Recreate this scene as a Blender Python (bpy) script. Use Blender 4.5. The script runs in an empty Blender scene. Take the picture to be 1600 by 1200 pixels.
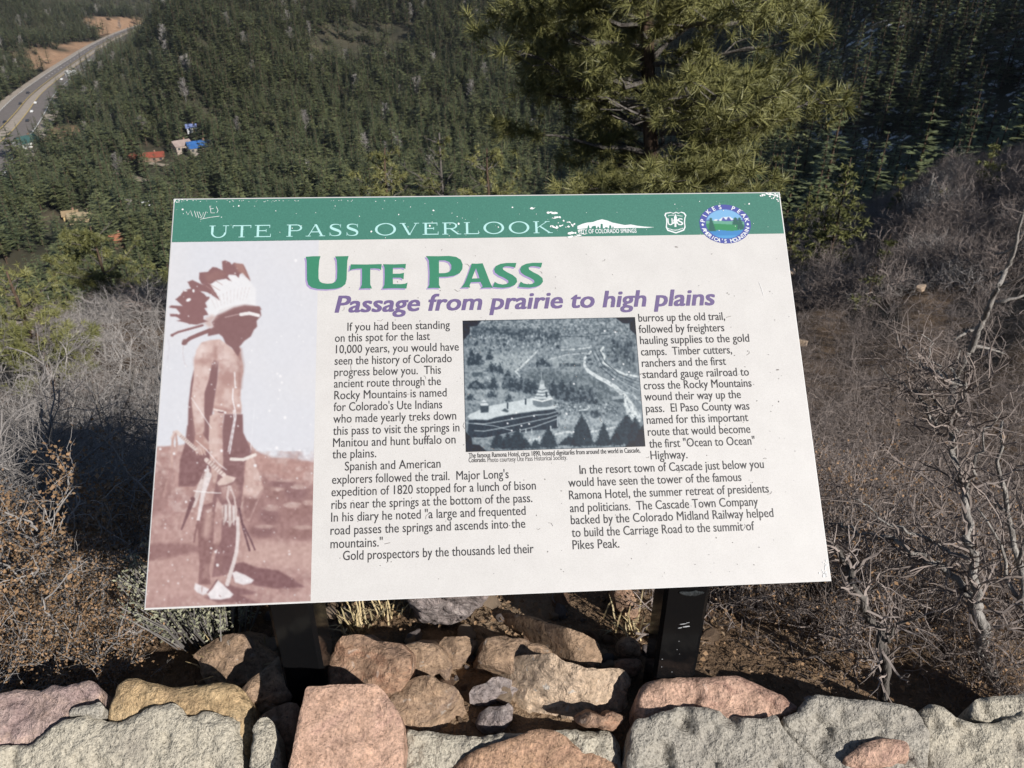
import bpy, bmesh, math, random
import numpy as np
from mathutils import Vector, Matrix
from mathutils.geometry import tessellate_polygon, delaunay_2d_cdt

SC = bpy.context.scene
COL = SC.collection
R = math.radians

# ---------------------------------------------------------------- camera
CAM_H, PITCH, FPX = 1.62, R(29.7), 1183.57
cam = bpy.data.cameras.new('camera')
cam.sensor_width = 36.0
cam.lens = FPX / 1600 * 36.0
cam.clip_start, cam.clip_end = 0.02, 20000
cam.dof.use_dof = True
cam.dof.focus_distance = 1.16
cam.dof.aperture_fstop = 15.0
cam_ob = bpy.data.objects.new('camera', cam)
COL.objects.link(cam_ob)
cam_ob.location = (0, 0, CAM_H)
cam_ob.rotation_euler = (math.pi / 2 - PITCH, 0, 0)
SC.camera = cam_ob

# ---------------------------------------------------------------- sky, sun, exposure
SUN_AZ, SUN_EL = R(138.5), R(29.0)            # azimuth clockwise from +Y: behind the viewer, to the right
world = bpy.data.worlds.new('World')
SC.world = world
world.use_nodes = True
wn = world.node_tree
sky = wn.nodes.new('ShaderNodeTexSky')
sky.sky_type = 'NISHITA'
sky.sun_disc = False
sky.sun_elevation = SUN_EL
sky.sun_rotation = SUN_AZ
sky.altitude = 2200
sky.air_density = 1.0
sky.dust_density = 0.6
wn.links.new(sky.outputs[0], wn.nodes['Background'].inputs[0])
wn.nodes['Background'].inputs[1].default_value = 0.06
sun = bpy.data.lights.new('sun', 'SUN')
sun.energy = 4.9
sun.angle = R(0.53)
sun.color = (1.0, 0.965, 0.92)
sun_ob = bpy.data.objects.new('sun', sun)
COL.objects.link(sun_ob)
sd = Vector((math.sin(SUN_AZ) * math.cos(SUN_EL), math.cos(SUN_AZ) * math.cos(SUN_EL), math.sin(SUN_EL)))
sun_ob.rotation_euler = sd.to_track_quat('Z', 'Y').to_euler()
sun_ob.location = sd * 50
vs = SC.view_settings
vs.view_transform = 'Standard'
vs.look = 'None'
vs.exposure = 0.24
vs.gamma = 1.0
vs.use_curve_mapping = False
SC.cycles.max_bounces = 6
SC.cycles.diffuse_bounces = 2
SC.cycles.transparent_max_bounces = 4

# ---------------------------------------------------------------- helpers
rng = np.random.default_rng(7)
rnd = random.Random(11)
CP, SP = math.cos(PITCH), math.sin(PITCH)

def ray(u, v):
    x, y = (u - 800) / FPX, (v - 600) / FPX
    d = np.array([x, CP - SP * y, -SP - CP * y])
    return d / np.linalg.norm(d)

def project(P):
    P = np.asarray(P, float) - [0, 0, CAM_H]
    zc = P[..., 1] * CP - P[..., 2] * SP
    yc = -P[..., 1] * SP - P[..., 2] * CP
    zc = np.maximum(zc, 1e-3)
    return 800 + FPX * P[..., 0] / zc, 600 + FPX * yc / zc, zc

def lin(c):
    c = np.asarray(c, float) / 255.0
    return np.where(c <= 0.04045, c / 12.92, ((c + 0.055) / 1.055) ** 2.4)

def _hash(ix, iy, iz, seed):
    h = (ix.astype(np.int64) * 374761393 + iy.astype(np.int64) * 668265263 + iz.astype(np.int64) * 2147483647 + seed * 1274126177) & 0xffffffff
    h = ((h ^ (h >> 13)) * 1274126177) & 0xffffffff
    h = ((h ^ (h >> 16)) * 2246822519) & 0xffffffff
    return ((h ^ (h >> 15)) & 0xffff) / 65535.0

def vnoise(P, seed=0):
    P = np.asarray(P, float)
    i = np.floor(P).astype(np.int64)
    f = P - i
    f = f * f * f * (f * (f * 6 - 15) + 10)
    out = 0
    for dx in (0, 1):
        for dy in (0, 1):
            for dz in (0, 1):
                w = (f[:, 0] if dx else 1 - f[:, 0]) * (f[:, 1] if dy else 1 - f[:, 1]) * (f[:, 2] if dz else 1 - f[:, 2])
                out = out + w * _hash(i[:, 0] + dx, i[:, 1] + dy, i[:, 2] + dz, seed)
    return out * 2 - 1

def fbm(P, scale, octv=4, seed=0, gain=0.5):
    P = np.asarray(P, float) * scale
    if P.shape[1] == 2:
        P = np.concatenate([P, np.zeros((len(P), 1))], 1)
    a, s, t = 1.0, 0.0, 0.0
    for o in range(octv):
        s = s + a * vnoise(P + 17.3 * o, seed + o)
        t += a
        a *= gain
        P = P * 2.03
    return s / t

class MB:
    """collects vertices and faces; build() links them as ONE mesh object"""
    def __init__(self):
        self.v, self.f, self.m, self.n = [], [], [], 0
    def add(self, verts, faces, mi=0):
        verts = np.asarray(verts, float).reshape(-1, 3)
        off = self.n
        self.v.append(verts)
        self.n += len(verts)
        if isinstance(faces, np.ndarray):
            self.f.append(('a', faces + off, mi))
        else:
            self.f.append(('l', [tuple(i + off for i in q) for q in faces], mi))
    def box(self, c, s, mi=0, rz=0.0):
        c = np.asarray(c, float); s = np.asarray(s, float) / 2
        v = np.array([[x, y, z] for x in (-1, 1) for y in (-1, 1) for z in (-1, 1)]) * s
        if rz:
            co, si = math.cos(rz), math.sin(rz)
            v = v @ np.array([[co, si, 0], [-si, co, 0], [0, 0, 1]])
        self.add(v + c, [(0, 1, 3, 2), (4, 6, 7, 5), (0, 4, 5, 1), (2, 3, 7, 6), (0, 2, 6, 4), (1, 5, 7, 3)], mi)
    def tube(self, pts, rad, k=4, mi=0, cap=True):
        pts = np.asarray(pts, float); n = len(pts)
        rad = np.broadcast_to(np.asarray(rad, float), (n,))
        t = np.gradient(pts, axis=0)
        t /= np.linalg.norm(t, axis=1, keepdims=True) + 1e-12
        ref = np.where(np.abs(t[:, 2:3]) > 0.9, [[1.0, 0.1, 0]], [[0.05, 0.1, 1.0]])
        a = np.cross(t, ref); a /= np.linalg.norm(a, axis=1, keepdims=True) + 1e-12
        b = np.cross(t, a)
        an = np.arange(k) * 2 * math.pi / k
        ring = pts[:, None] + rad[:, None, None] * (a[:, None] * np.cos(an)[None, :, None] + b[:, None] * np.sin(an)[None, :, None])
        i = np.arange(n - 1)[:, None] * k; j = np.arange(k)[None]; j2 = (j + 1) % k
        f = np.stack([i + j, i + j2, i + k + j2, i + k + j], -1).reshape(-1, 4)
        self.add(ring.reshape(-1, 3), f, mi)
        if cap and k > 3:
            self.f.append(('l', [tuple(self.n - n * k + q for q in range(k))[::-1], tuple(self.n - k + q for q in range(k))], mi))
    def build(self, name, mats, parent=None, smooth=False, link=True):
        V = np.concatenate(self.v) if self.v else np.zeros((0, 3))
        loops, sizes, mis = [], [], []
        for kind, F, mi in self.f:
            if kind == 'a':
                loops.append(F.reshape(-1)); sizes.append(np.full(len(F), F.shape[1])); mis.append(np.full(len(F), mi))
            else:
                loops.append(np.array([i for q in F for i in q], int)); sizes.append(np.array([len(q) for q in F], int)); mis.append(np.full(len(F), mi))
        L = np.concatenate(loops).astype(np.int32); S = np.concatenate(sizes).astype(np.int32); Mi = np.concatenate(mis).astype(np.int32)
        me = bpy.data.meshes.new(name)
        me.vertices.add(len(V)); me.vertices.foreach_set('co', V.astype(np.float32).ravel())
        me.loops.add(len(L)); me.loops.foreach_set('vertex_index', L)
        me.polygons.add(len(S))
        me.polygons.foreach_set('loop_start', np.concatenate([[0], np.cumsum(S)[:-1]]).astype(np.int32))
        me.polygons.foreach_set('material_index', Mi)
        me.polygons.foreach_set('use_smooth', np.full(len(S), bool(smooth)))
        me.update(calc_edges=True)
        me.validate()
        for m in (mats if isinstance(mats, (list, tuple)) else [mats]):
            me.materials.append(m)
        o = bpy.data.objects.new(name, me)
        if link:
            COL.objects.link(o)
        if parent is not None:
            o.parent = parent
        return o

def tag(o, label=None, cat=None, group=None, kind=None):
    if label: o['label'] = label
    if cat: o['category'] = cat
    if group: o['group'] = group
    if kind: o['kind'] = kind
    return o

def empty(name, loc, rz=0.0):
    o = bpy.data.objects.new(name, None)
    o.empty_display_size = 0.2
    COL.objects.link(o)
    o.location = loc
    o.rotation_euler = (0, 0, rz)
    return o

def copy_tree(o, loc, rz=0.0, sc=1.0, label=None, group=None):
    c = o.copy(); COL.objects.link(c)
    c.location = loc; c.rotation_euler = (0, 0, rz); c.scale = (sc, sc, sc)
    if label: c['label'] = label
    if group: c['group'] = group
    for ch in list(o.children):
        d = ch.copy(); COL.objects.link(d); d.parent = c
        for g in list(ch.children):
            e = g.copy(); COL.objects.link(e); e.parent = d
    return c

# ---------------------------------------------------------------- materials
class NT:
    def __init__(self, name):
        self.m = bpy.data.materials.new(name); self.m.use_nodes = True
        self.t = self.m.node_tree; self.b = self.t.nodes['Principled BSDF']
        self.b.inputs['Roughness'].default_value = 0.85
        self.b.inputs['Specular IOR Level'].default_value = 0.2
    def n(self, ty, **kw):
        x = self.t.nodes.new(ty)
        for k, v in kw.items():
            setattr(x, k, v)
        return x
    def l(self, a, b): self.t.links.new(a, b)
    def coord(self, kind='Object'): return self.n('ShaderNodeTexCoord').outputs[kind]
    def noise(self, scale, detail=4, rough=0.55, co=None, dist=0.0):
        x = self.n('ShaderNodeTexNoise'); x.inputs['Scale'].default_value = scale
        x.inputs['Detail'].default_value = detail; x.inputs['Roughness'].default_value = rough
        x.inputs['Distortion'].default_value = dist
        self.l(co if co is not None else self.coord(), x.inputs['Vector'])
        return x.outputs['Fac']
    def voro(self, scale, feature='F1', co=None):
        x = self.n('ShaderNodeTexVoronoi'); x.feature = feature; x.inputs['Scale'].default_value = scale
        self.l(co if co is not None else self.coord(), x.inputs['Vector'])
        return x
    def ramp(self, fac, stops):
        x = self.n('ShaderNodeValToRGB'); e = x.color_ramp.elements
        while len(e) < len(stops): e.new(0.5)
        for q, (p, c) in zip(e, stops):
            q.position = p; q.color = (*c, 1) if len(c) == 3 else c
        self.l(fac, x.inputs[0]); return x.outputs[0]
    def mix(self, fac, a, b, blend='MIX'):
        x = self.n('ShaderNodeMix', data_type='RGBA', blend_type=blend)
        for sock, val in ((x.inputs[0], fac), (x.inputs[6], a), (x.inputs[7], b)):
            if hasattr(val, 'is_linked'): self.l(val, sock)
            elif isinstance(val, (tuple, list)): sock.default_value = (*val, 1)
            else: sock.default_value = val
        return x.outputs[2]
    def math(self, op, a, b=0.0):
        x = self.n('ShaderNodeMath', operation=op)
        for sock, val in ((x.inputs[0], a), (x.inputs[1], b)):
            if hasattr(val, 'is_linked'): self.l(val, sock)
            else: sock.default_value = val
        return x.outputs[0]
    def attr(self, name):
        x = self.n('ShaderNodeAttribute'); x.attribute_name = name; return x
    def rand(self): return self.n('ShaderNodeObjectInfo').outputs['Random']
    def color(self, c):
        if hasattr(c, 'is_linked'): self.l(c, self.b.inputs['Base Color'])
        else: self.b.inputs['Base Color'].default_value = (*c, 1)
        return self
    def bump(self, h, strength=0.5, dist=0.01):
        x = self.n('ShaderNodeBump'); x.inputs['Strength'].default_value = strength; x.inputs['Distance'].default_value = dist
        self.l(h, x.inputs['Height']); self.l(x.outputs[0], self.b.inputs['Normal']); return self
    def rough(self, r, spec=None):
        self.b.inputs['Roughness'].default_value = r
        if spec is not None: self.b.inputs['Specular IOR Level'].default_value = spec
        return self

def mat_plain(name, c, rough=0.8, spec=0.2, var=0.12, scale=40.0):
    n = NT(name); c = np.array(c)
    f = n.noise(scale, 3)
    n.color(n.ramp(f, [(0.3, tuple(c * (1 - var))), (0.7, tuple(np.minimum(c * (1 + var), 0.95)))])).rough(rough, spec)
    return n.m

def mat_rock(name, c1, c2, c3, speck=(0.05, 0.042, 0.036), grain=220.0, patch=9.0, bump=1.0, wp=0.12, sp=0.70):
    n = NT(name); c1, c2, c3 = (tuple(np.minimum(np.array(q) * np.array([1.42, 1.47, 1.5]), .8)) for q in (c1, c2, c3))
    mp = n.n('ShaderNodeMapping'); mp.inputs['Rotation'].default_value = (0.5, 0.3, 0.7); mp.inputs['Scale'].default_value = (1, 1, 2.6)
    n.l(n.coord(), mp.inputs[0])
    p = n.noise(patch, 7, 0.68, dist=1.2, co=mp.outputs[0])
    base = n.ramp(p, [(0.30, c1), (0.5, c2), (0.70, c3)])
    st = n.noise(patch * 4.5, 6, 0.72, dist=0.8)
    base = n.mix(0.85, base, n.ramp(st, [(0.32, (0.62, 0.60, 0.58)), (0.5, (1, 1, 1)), (0.68, (1.22, 1.2, 1.16))]), 'MULTIPLY')
    g = n.noise(grain, 4, 0.75)
    base = n.mix(0.9, base, n.ramp(g, [(0.32, (0.45, 0.43, 0.41)), (0.47, (0.98, 0.98, 0.98)), (0.68, (1.45, 1.42, 1.38))]), 'MULTIPLY')
    d = n.noise(grain * 0.8, 2, 0.5)
    base = n.mix(n.ramp(d, [(sp, (0, 0, 0)), (sp + 0.05, (0.7, 0.7, 0.7))]), base, speck)
    w = n.noise(grain * 0.5, 2, 0.5, dist=0.3)
    base = n.mix(n.ramp(w, [(0.66, (0, 0, 0)), (0.72, (wp * 5, wp * 5, wp * 5))]), base, (0.62, 0.58, 0.52))
    li = n.noise(patch * 2.2, 5, 0.7, dist=0.5, co=n.coord('Generated') if False else None)
    base = n.mix(n.ramp(li, [(0.62, (0, 0, 0)), (0.74, (0.45, 0.45, 0.45))]), base, (0.20, 0.185, 0.17))
    n.color(base).rough(0.92, 0.12)
    v = n.voro(patch * 5, 'F1'); 
    h = n.math('ADD', n.math('MULTIPLY', g, 0.35), n.math('MULTIPLY', n.noise(grain * 0.18, 5, 0.7), 1.0))
    h = n.math('ADD', h, n.math('MULTIPLY', st, 1.6))
    h = n.math('ADD', h, n.math('MULTIPLY', v.outputs['Distance'], 0.8))
    n.bump(h, bump, 0.010)
    return n.m

def mat_mortar(name, c):
    n = NT(name); c = np.array(c)
    v = n.noise(210.0, 3, 0.7)
    co = n.ramp(v, [(0.33, tuple(c * 0.36)), (0.44, tuple(c * 0.84)), (0.60, tuple(c * 1.06)), (0.74, tuple(c * 1.35))])
    st = n.noise(11.0, 4, 0.6)
    co = n.mix(n.ramp(st, [(0.5, (0, 0, 0)), (0.7, (0.55, 0.55, 0.55))]), co, tuple(c * np.array([0.58, 0.57, 0.6])))
    n.color(co).rough(0.95, 0.1)
    h = n.math('ADD', n.math('MULTIPLY', v, 0.5), n.math('MULTIPLY', n.noise(90.0, 4, 0.7), 1.0))
    n.bump(h, 1.0, 0.009)
    return n.m

def mat_leafy(name, dark, light, rough=0.6, spec=0.25, trans=0.0):
    n = NT(name)
    a = n.mix(n.rand(), dark, light)
    f = n.noise(1.1, 2, co=n.n('ShaderNodeNewGeometry').outputs['Position'])
    c = n.mix(n.ramp(f, [(0.35, (0, 0, 0)), (0.65, (1, 1, 1))]), a, light)
    g = n.n('ShaderNodeNewGeometry').outputs['Random Per Island']
    c = n.mix(0.65, c, n.ramp(g, [(0, (0.55, 0.58, 0.5)), (0.6, (1.0, 1, 1)), (1, (1.5, 1.42, 1.25))]), 'MULTIPLY')
    n.color(c).rough(rough, spec)
    return n.m

def mat_twig(name, a, b):
    n = NT(name)
    c = n.mix(n.rand(), a, b)
    g = n.n('ShaderNodeNewGeometry').outputs['Random Per Island']
    c = n.mix(0.9, c, n.ramp(g, [(0, (0.6, 0.58, 0.56)), (0.5, (1, 1, 1)), (1, (1.4, 1.38, 1.36))]), 'MULTIPLY')
    n.color(c).rough(0.8, 0.25)
    return n.m

def mat_bark(name, a, b, scale=30.0):
    n = NT(name)
    x = n.n('ShaderNodeMapping'); x.inputs['Scale'].default_value = (1, 1, 0.25)
    n.l(n.coord(), x.inputs[0])
    f = n.noise(scale, 5, 0.65, co=x.outputs[0])
    n.color(n.ramp(f, [(0.35, a), (0.65, b)])).rough(0.9, 0.15)
    n.bump(f, 0.8, 0.02)
    return n.m

M = {}
M['mortar'] = mat_mortar('mortar', (0.53, 0.48, 0.385))
M['mortar_dim'] = mat_mortar('mortar_grey', (0.43, 0.395, 0.335))
M['rock_purple'] = mat_rock('rock_purple_pink', (0.26, 0.18, 0.17), (0.31, 0.225, 0.20), (0.36, 0.25, 0.19), wp=0.02)
M['rock_tan'] = mat_rock('rock_tan_ochre', (0.33, 0.225, 0.13), (0.39, 0.27, 0.15), (0.43, 0.31, 0.18), wp=0.02)
M['rock_pink'] = mat_rock('rock_pink', (0.40, 0.25, 0.18), (0.42, 0.27, 0.20), (0.33, 0.20, 0.16), wp=0.02)
M['rock_red'] = mat_rock('rock_red_pink', (0.20, 0.105, 0.085), (0.42, 0.27, 0.20), (0.46, 0.29, 0.21), patch=7, wp=0.05)
M['rock_brown'] = mat_rock('rock_brown', (0.34, 0.20, 0.125), (0.37, 0.23, 0.15), (0.30, 0.18, 0.125), wp=0.02)
M['granite'] = mat_rock('rock_granite', (0.40, 0.29, 0.20), (0.45, 0.33, 0.235), (0.36, 0.27, 0.20), grain=120, wp=0.16)
M['rock_warm'] = mat_rock('rock_warm', (0.225, 0.15, 0.10), (0.29, 0.195, 0.13), (0.18, 0.125, 0.095), grain=110, wp=0.08)
M['rock_rust'] = mat_rock('rock_rust', (0.25, 0.125, 0.08), (0.29, 0.185, 0.125), (0.19, 0.12, 0.09), grain=110, wp=0.06)
M['rock_grey'] = mat_rock('rock_grey', (0.22, 0.18, 0.165), (0.26, 0.215, 0.20), (0.18, 0.14, 0.13), grain=110, wp=0.08)
M['bark'] = mat_bark('bark_pine', (0.035, 0.025, 0.018), (0.15, 0.10, 0.07))
M['bark_grey'] = mat_bark('bark_grey', (0.06, 0.052, 0.045), (0.20, 0.18, 0.16), 45)
M['deadwood'] = mat_bark('bare_branch', (0.17, 0.155, 0.14), (0.40, 0.37, 0.335), 60)
M['twig'] = mat_twig('twig_grey', (0.19, 0.175, 0.165), (0.33, 0.305, 0.285))
M['twig_brown'] = mat_twig('twig_brown', (0.15, 0.122, 0.108), (0.285, 0.24, 0.215))
M['dead_leaf'] = mat_leafy('dead_leaf', (0.165, 0.098, 0.055), (0.275, 0.172, 0.098))
M['needles'] = mat_leafy('pine_needles', (0.098, 0.105, 0.038), (0.22, 0.215, 0.082), 0.5, 0.35)
M['needles_mid'] = mat_leafy('conifer_needles', (0.09, 0.10, 0.036), (0.165, 0.17, 0.062))
M['needles_far'] = mat_leafy('forest_needles', (0.048, 0.078, 0.040), (0.170, 0.195, 0.095))
M['litter'] = mat_leafy('fallen_leaf', (0.11, 0.07, 0.042), (0.23, 0.15, 0.09))
M['needles_far2'] = mat_leafy('forest_needles_olive', (0.065, 0.088, 0.040), (0.190, 0.205, 0.092))
M['sage'] = mat_leafy('sage_leaf', (0.24, 0.24, 0.165), (0.36, 0.355, 0.25))
M['grass'] = mat_leafy('dry_grass', (0.36, 0.27, 0.14), (0.46, 0.37, 0.22))
# ---------------------------------------------------------------- terrain height: profiles by azimuth (degrees right of straight ahead) and distance
RR = np.array([0.3, 0.9, 1.5, 2.5, 4, 6, 10, 16, 22, 30, 40, 60, 100, 160, 230, 300, 400, 500, 620, 760, 900, 1100, 1500, 2500, 6000])
LEFT = [.45, .50, .38, -.28, -1.5, -2.4, -3.95, -5.7, -7.2, -11.2, -19, -38, -68, -92, -105, -108, -106, -103, -99, -96, -95, -82, -30, 160, 500]
LFT2 = [.45, .50, .38, -.28, -1.5, -2.4, -3.95, -5.7, -7.2, -11.2, -19, -38, -68, -92, -105, -108, -106, -102, -98, -96, -95, -92, -76, 120, 480]
SPUR = [.45, .50, .38, -.28, -1.5, -2.4, -3.95, -5.7, -7.2, -11.2, -19, -38, -68, -92, -105, -108, -105, -97, -84, -80, -92, -91, -84, 60, 460]
SPR2 = [.45, .50, .38, -.28, -1.5, -2.4, -4.1, -6.2, -8.2, -12.5, -21, -40, -68, -90, -104, -107, -103, -87, -46, -36, -60, -85, -84, 60, 450]
CTR1 = [.45, .50, .38, -.28, -1.5, -2.6, -4.8, -7.8, -11, -16, -25, -42, -68, -90, -104, -108, -105, -93, -70, -32, 8, 80, 220, 420, 700]
CTR0 = [.45, .50, .38, -.28, -1.5, -2.6, -4.8, -8.0, -11, -16, -25, -42, -66, -84, -96, -98, -94, -80, -54, -18, 22, 90, 240, 450, 750]
RGT0 = [.45, .50, .38, -.28, -1.48, -2.5, -4.4, -7.2, -10, -14, -19, -32, -52, -70, -78, -76, -66, -46, -14, 26, 70, 140, 280, 480, 800]
RGT1 = [.45, .50, .38, -.28, -1.42, -2.3, -4.0, -6.3, -8.4, -11, -13.6, -18, -38, -56, -60, -48, -26, 6, 50, 100, 150, 220, 360, 560, 850]
RGT2 = [.45, .50, .38, -.28, -1.42, -2.3, -3.9, -5.8, -7.5, -9.4, -11, -15, -36, -52, -48, -28, 8, 42, 84, 140, 190, 260, 400, 600, 900]
RGT3 = [.45, .50, .38, -.28, -1.42, -2.25, -3.7, -5.3, -6.6, -7.7, -8.3, -11, -28, -42, -38, -20, 10, 50, 90, 150, 200, 280, 420, 620, 900]
RGT4 = [.45, .50, .38, -.26, -1.3, -2.1, -3.3, -4.4, -5.2, -5.6, -5.2, -6, -14, -18, -12, 0, 30, 60, 110, 160, 220, 300, 450, 650, 900]
SIDR = [0, 0, -.1, -.25, -.5, -.7, -1, -1, -.8, -.3, .6, 3, 9, 20, 42, 72, 105, 150, 210, 300, 340, 400, 500, 650, 900]
BACK = [0, 0, 0, 0, 0, 0, 0, 0, .1, .2, .6, 2, 7, 18, 34, 50, 70, 90, 120, 150, 180, 230, 320, 480, 700]
SIDL = [0, -.02, -.15, -.4, -.9, -1.5, -2.8, -4.4, -6, -9, -14, -26, -48, -66, -78, -80, -76, -70, -60, -45, -30, 0, 60, 220, 500]
PROF = [(-180, BACK), (-90, SIDL), (-50, LEFT), (-31, LEFT), (-28.5, LFT2), (-25.5, SPUR), (-21.5, SPR2), (-13, CTR1), (0, CTR0), (11, RGT0), (18, RGT1), (25, RGT2), (31, RGT3), (40, RGT4), (85, SIDR), (135, BACK), (180, BACK)]
PA = np.array([p[0] for p in PROF], float)
PZ = np.array([p[1] for p in PROF], float)
HW_PTS = None                                   # filled once the highway has been laid out

def H0(x, y):
    x = np.asarray(x, float); y = np.asarray(y, float)
    sh = x.shape
    x = x.ravel(); y = y.ravel()
    r = np.maximum(np.hypot(x, y), 0.3)
    az = np.degrees(np.arctan2(x, y))
    k = np.clip(np.searchsorted(PA, az) - 1, 0, len(PA) - 2)
    w = (az - PA[k]) / (PA[k + 1] - PA[k])
    w = w * w * (3 - 2 * w)
    lr = np.log(r); LR = np.log(RR)
    j = np.clip(np.searchsorted(LR, lr) - 1, 0, len(LR) - 2)
    t = np.clip((lr - LR[j]) / (LR[j + 1] - LR[j]), 0, 1)
    def row(kk):
        a, b = PZ[kk, j], PZ[kk, j + 1]
        rr = RR[j] + (RR[j + 1] - RR[j]) * ((r - RR[j]) / (RR[j + 1] - RR[j]))
        tt = np.clip((rr - RR[j]) / (RR[j + 1] - RR[j]), 0, 1)
        return a + (b - a) * tt
    z = row(k) * (1 - w) + row(k + 1) * w
    # unseen mountain shoulder added at right to put the right slope in shade
    sw = np.clip((x - 100) / 170, 0, 1); sw = sw * sw * (3 - 2 * sw)
    z = z + sw * 55 * np.exp(-(((x - 400) / 130) ** 2 + ((y - 30) / 150) ** 2) / 2)
    z = np.where(z > 60, 60 + 120 * (1 - np.exp(-np.maximum(z - 60, 0) / 120)), z)
    return z.reshape(sh)

def H(x, y, detail=True):
    x = np.asarray(x, float); y = np.asarray(y, float); sh = x.shape
    z = H0(x, y).ravel()
    X, Y = x.ravel(), y.ravel()
    r = np.hypot(X, Y)
    P = np.stack([X, Y], 1)
    fall = np.clip((r - 60) / 150, 0, 1)
    z = z + fall * (fbm(P, 1 / 90.0, 3, 5) * 9 + fbm(P, 1 / 24.0, 2, 9) * 2.0) * np.clip((r - 60) / 200, 0, 1)
    near = np.clip((r - 0.9) / 1.5, 0, 1) * (1 - np.clip((r - 40) / 60, 0, 1))
    z = z + near * (fbm(P, 0.7, 3, 21) * 0.07 + fbm(P, 4.0, 3, 22) * 0.03) * np.where(Y > 0.3, 1, 0)
    if HW_PTS is not None:
        for PTS, half in HW_PTS:
            d = np.full(len(X), 1e9); zz = np.zeros(len(X))
            for (ax, ay, aa), (bx, by, bb) in zip(PTS[:-1], PTS[1:]):
                ex, ey = bx - ax, by - ay
                t = np.clip(((X - ax) * ex + (Y - ay) * ey) / (ex * ex + ey * ey + 1e-9), 0, 1)
                dd = np.hypot(X - ax - t * ex, Y - ay - t * ey)
                m = dd < d
                d = np.where(m, dd, d); zz = np.where(m, aa + t * (bb - aa), zz)
            w = np.clip(1 - (d - half * 1.25) / (half * 1.2), 0, 1)
            z = z * (1 - w) + (zz - 0.9) * w
    return z.reshape(sh)

def ground_at(u, v, rmin=0.72):
    """where the sight line through this spot of the slope meets the ground"""
    d = ray(u, v)
    h = math.hypot(d[0], d[1])
    rs = np.exp(np.linspace(math.log(rmin), math.log(3000 if rmin > 5 else 90), 3000 if rmin > 5 else 900))
    x, y = d[0] / h * rs, d[1] / h * rs
    z = CAM_H + d[2] / h * rs
    HH = H if rmin < 5 else H0
    below = z < HH(x, y)
    i = int(np.argmax(below)) if below.any() else len(rs) - 1
    return np.array([x[i], y[i], float(HH(x[i:i + 1], y[i:i + 1])[0])])

def smooth_line(P, n):
    P = np.asarray(P, float)
    Q = np.concatenate([2 * P[:1] - P[1:2], P, 2 * P[-1:] - P[-2:-1]])
    out = []
    for i in range(1, len(Q) - 2):
        for t in np.linspace(0, 1, n, endpoint=False):
            a, b, c, d = Q[i - 1:i + 3]
            out.append(0.5 * ((2 * b) + (-a + c) * t + (2 * a - 5 * b + 4 * c - d) * t * t + (-a + 3 * b - 3 * c + d) * t ** 3))
    out.append(P[-1])
    return np.array(out)

# highway down in the valley, dirt tracks by the houses
hw = np.array([ground_at(*p, rmin=300) for p in [(-60, 285), (-25, 238), (8, 208), (34, 178), (56, 150), (88, 124), (124, 98), (164, 68), (204, 46), (240, 32)]])
hw = np.concatenate([hw, [hw[-1] + (hw[-1] - hw[-2]) * [1.1, 1.1, 0]]])
hwr = np.hypot(hw[:, 0], hw[:, 1])
hw[:, 2] = np.interp(np.arange(len(hw)), [0, len(hw) - 1], [-102, -88])
hw = smooth_line(hw, 8)
tr1 = smooth_line([ground_at(*p, rmin=230) for p in [(150, 268), (190, 272), (225, 281), (262, 286), (300, 291)]], 5)
tr2 = smooth_line([ground_at(*p, rmin=230) for p in [(75, 256), (120, 258), (165, 252), (215, 252), (260, 258)]], 5)
HW_PTS = [(hw, 21.0), (tr1, 3.0), (tr2, 2.6)]

# one ground sheet, polar grid round the viewpoint, out to the skyline
azs = np.concatenate([np.arange(-180, -56, 4.0), np.arange(-56, 56, 0.32), np.arange(56, 180.1, 4.0)])
rs = np.concatenate([[0.0], np.exp(np.linspace(math.log(0.3), math.log(9000), 330))])
A, RG = np.meshgrid(np.radians(azs), rs, indexing='ij')
GX, GY = np.sin(A) * RG, np.cos(A) * RG
GZ = H(GX, GY)
GV = np.stack([GX, GY, GZ], -1).reshape(-1, 3)
na, nr = len(azs), len(rs)
ii = np.arange(na - 1)[:, None] * nr; jj = np.arange(nr - 1)[None]
GF = np.stack([ii + jj, ii + jj + 1, ii + nr + jj + 1, ii + nr + jj], -1).reshape(-1, 4)[:, ::-1]
mb = MB(); mb.add(GV, GF)
n = NT('hillside_ground')
co = n.coord('Object')
f1 = n.noise(3.0, 8, 0.65, co)
f2 = n.noise(38.0, 4, 0.7, co)
f3 = n.noise(0.05, 6, 0.6, co)
litter = n.ramp(f1, [(0.3, (0.085, 0.055, 0.035)), (0.5, (0.20, 0.135, 0.085)), (0.68, (0.29, 0.21, 0.14))])
litter = n.mix(0.8, litter, n.ramp(f2, [(0.3, (0.5, 0.48, 0.46)), (0.55, (1, 1, 1)), (0.75, (1.4, 1.35, 1.3))]), 'MULTIPLY')
floor_ = n.ramp(f3, [(0.35, (0.04, 0.04, 0.026)), (0.6, (0.085, 0.075, 0.05)), (0.78, (0.19, 0.15, 0.10))])
base = n.mix(n.attr('far').outputs['Fac'], litter, floor_)
cut = n.ramp(n.noise(0.16, 7, 0.75, co), [(0.38, (0.33, 0.21, 0.135)), (0.55, (0.46, 0.28, 0.17)), (0.7, (0.55, 0.40, 0.28))])
base = n.mix(n.attr('cut').outputs['Fac'], base, cut)
sn = n.noise(0.30, 6, 0.75, co)
snf = n.math('MULTIPLY', n.attr('snow').outputs['Fac'], n.ramp(sn, [(0.555, (0, 0, 0)), (0.60, (1, 1, 1))]))
base = n.mix(snf, base, (0.80, 0.81, 0.84))
n.color(base).rough(0.95, 0.1)
n.bump(f2, 0.7, 0.03)
ground = tag(mb.build('ground', n.m, smooth=True), kind='structure')
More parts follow.
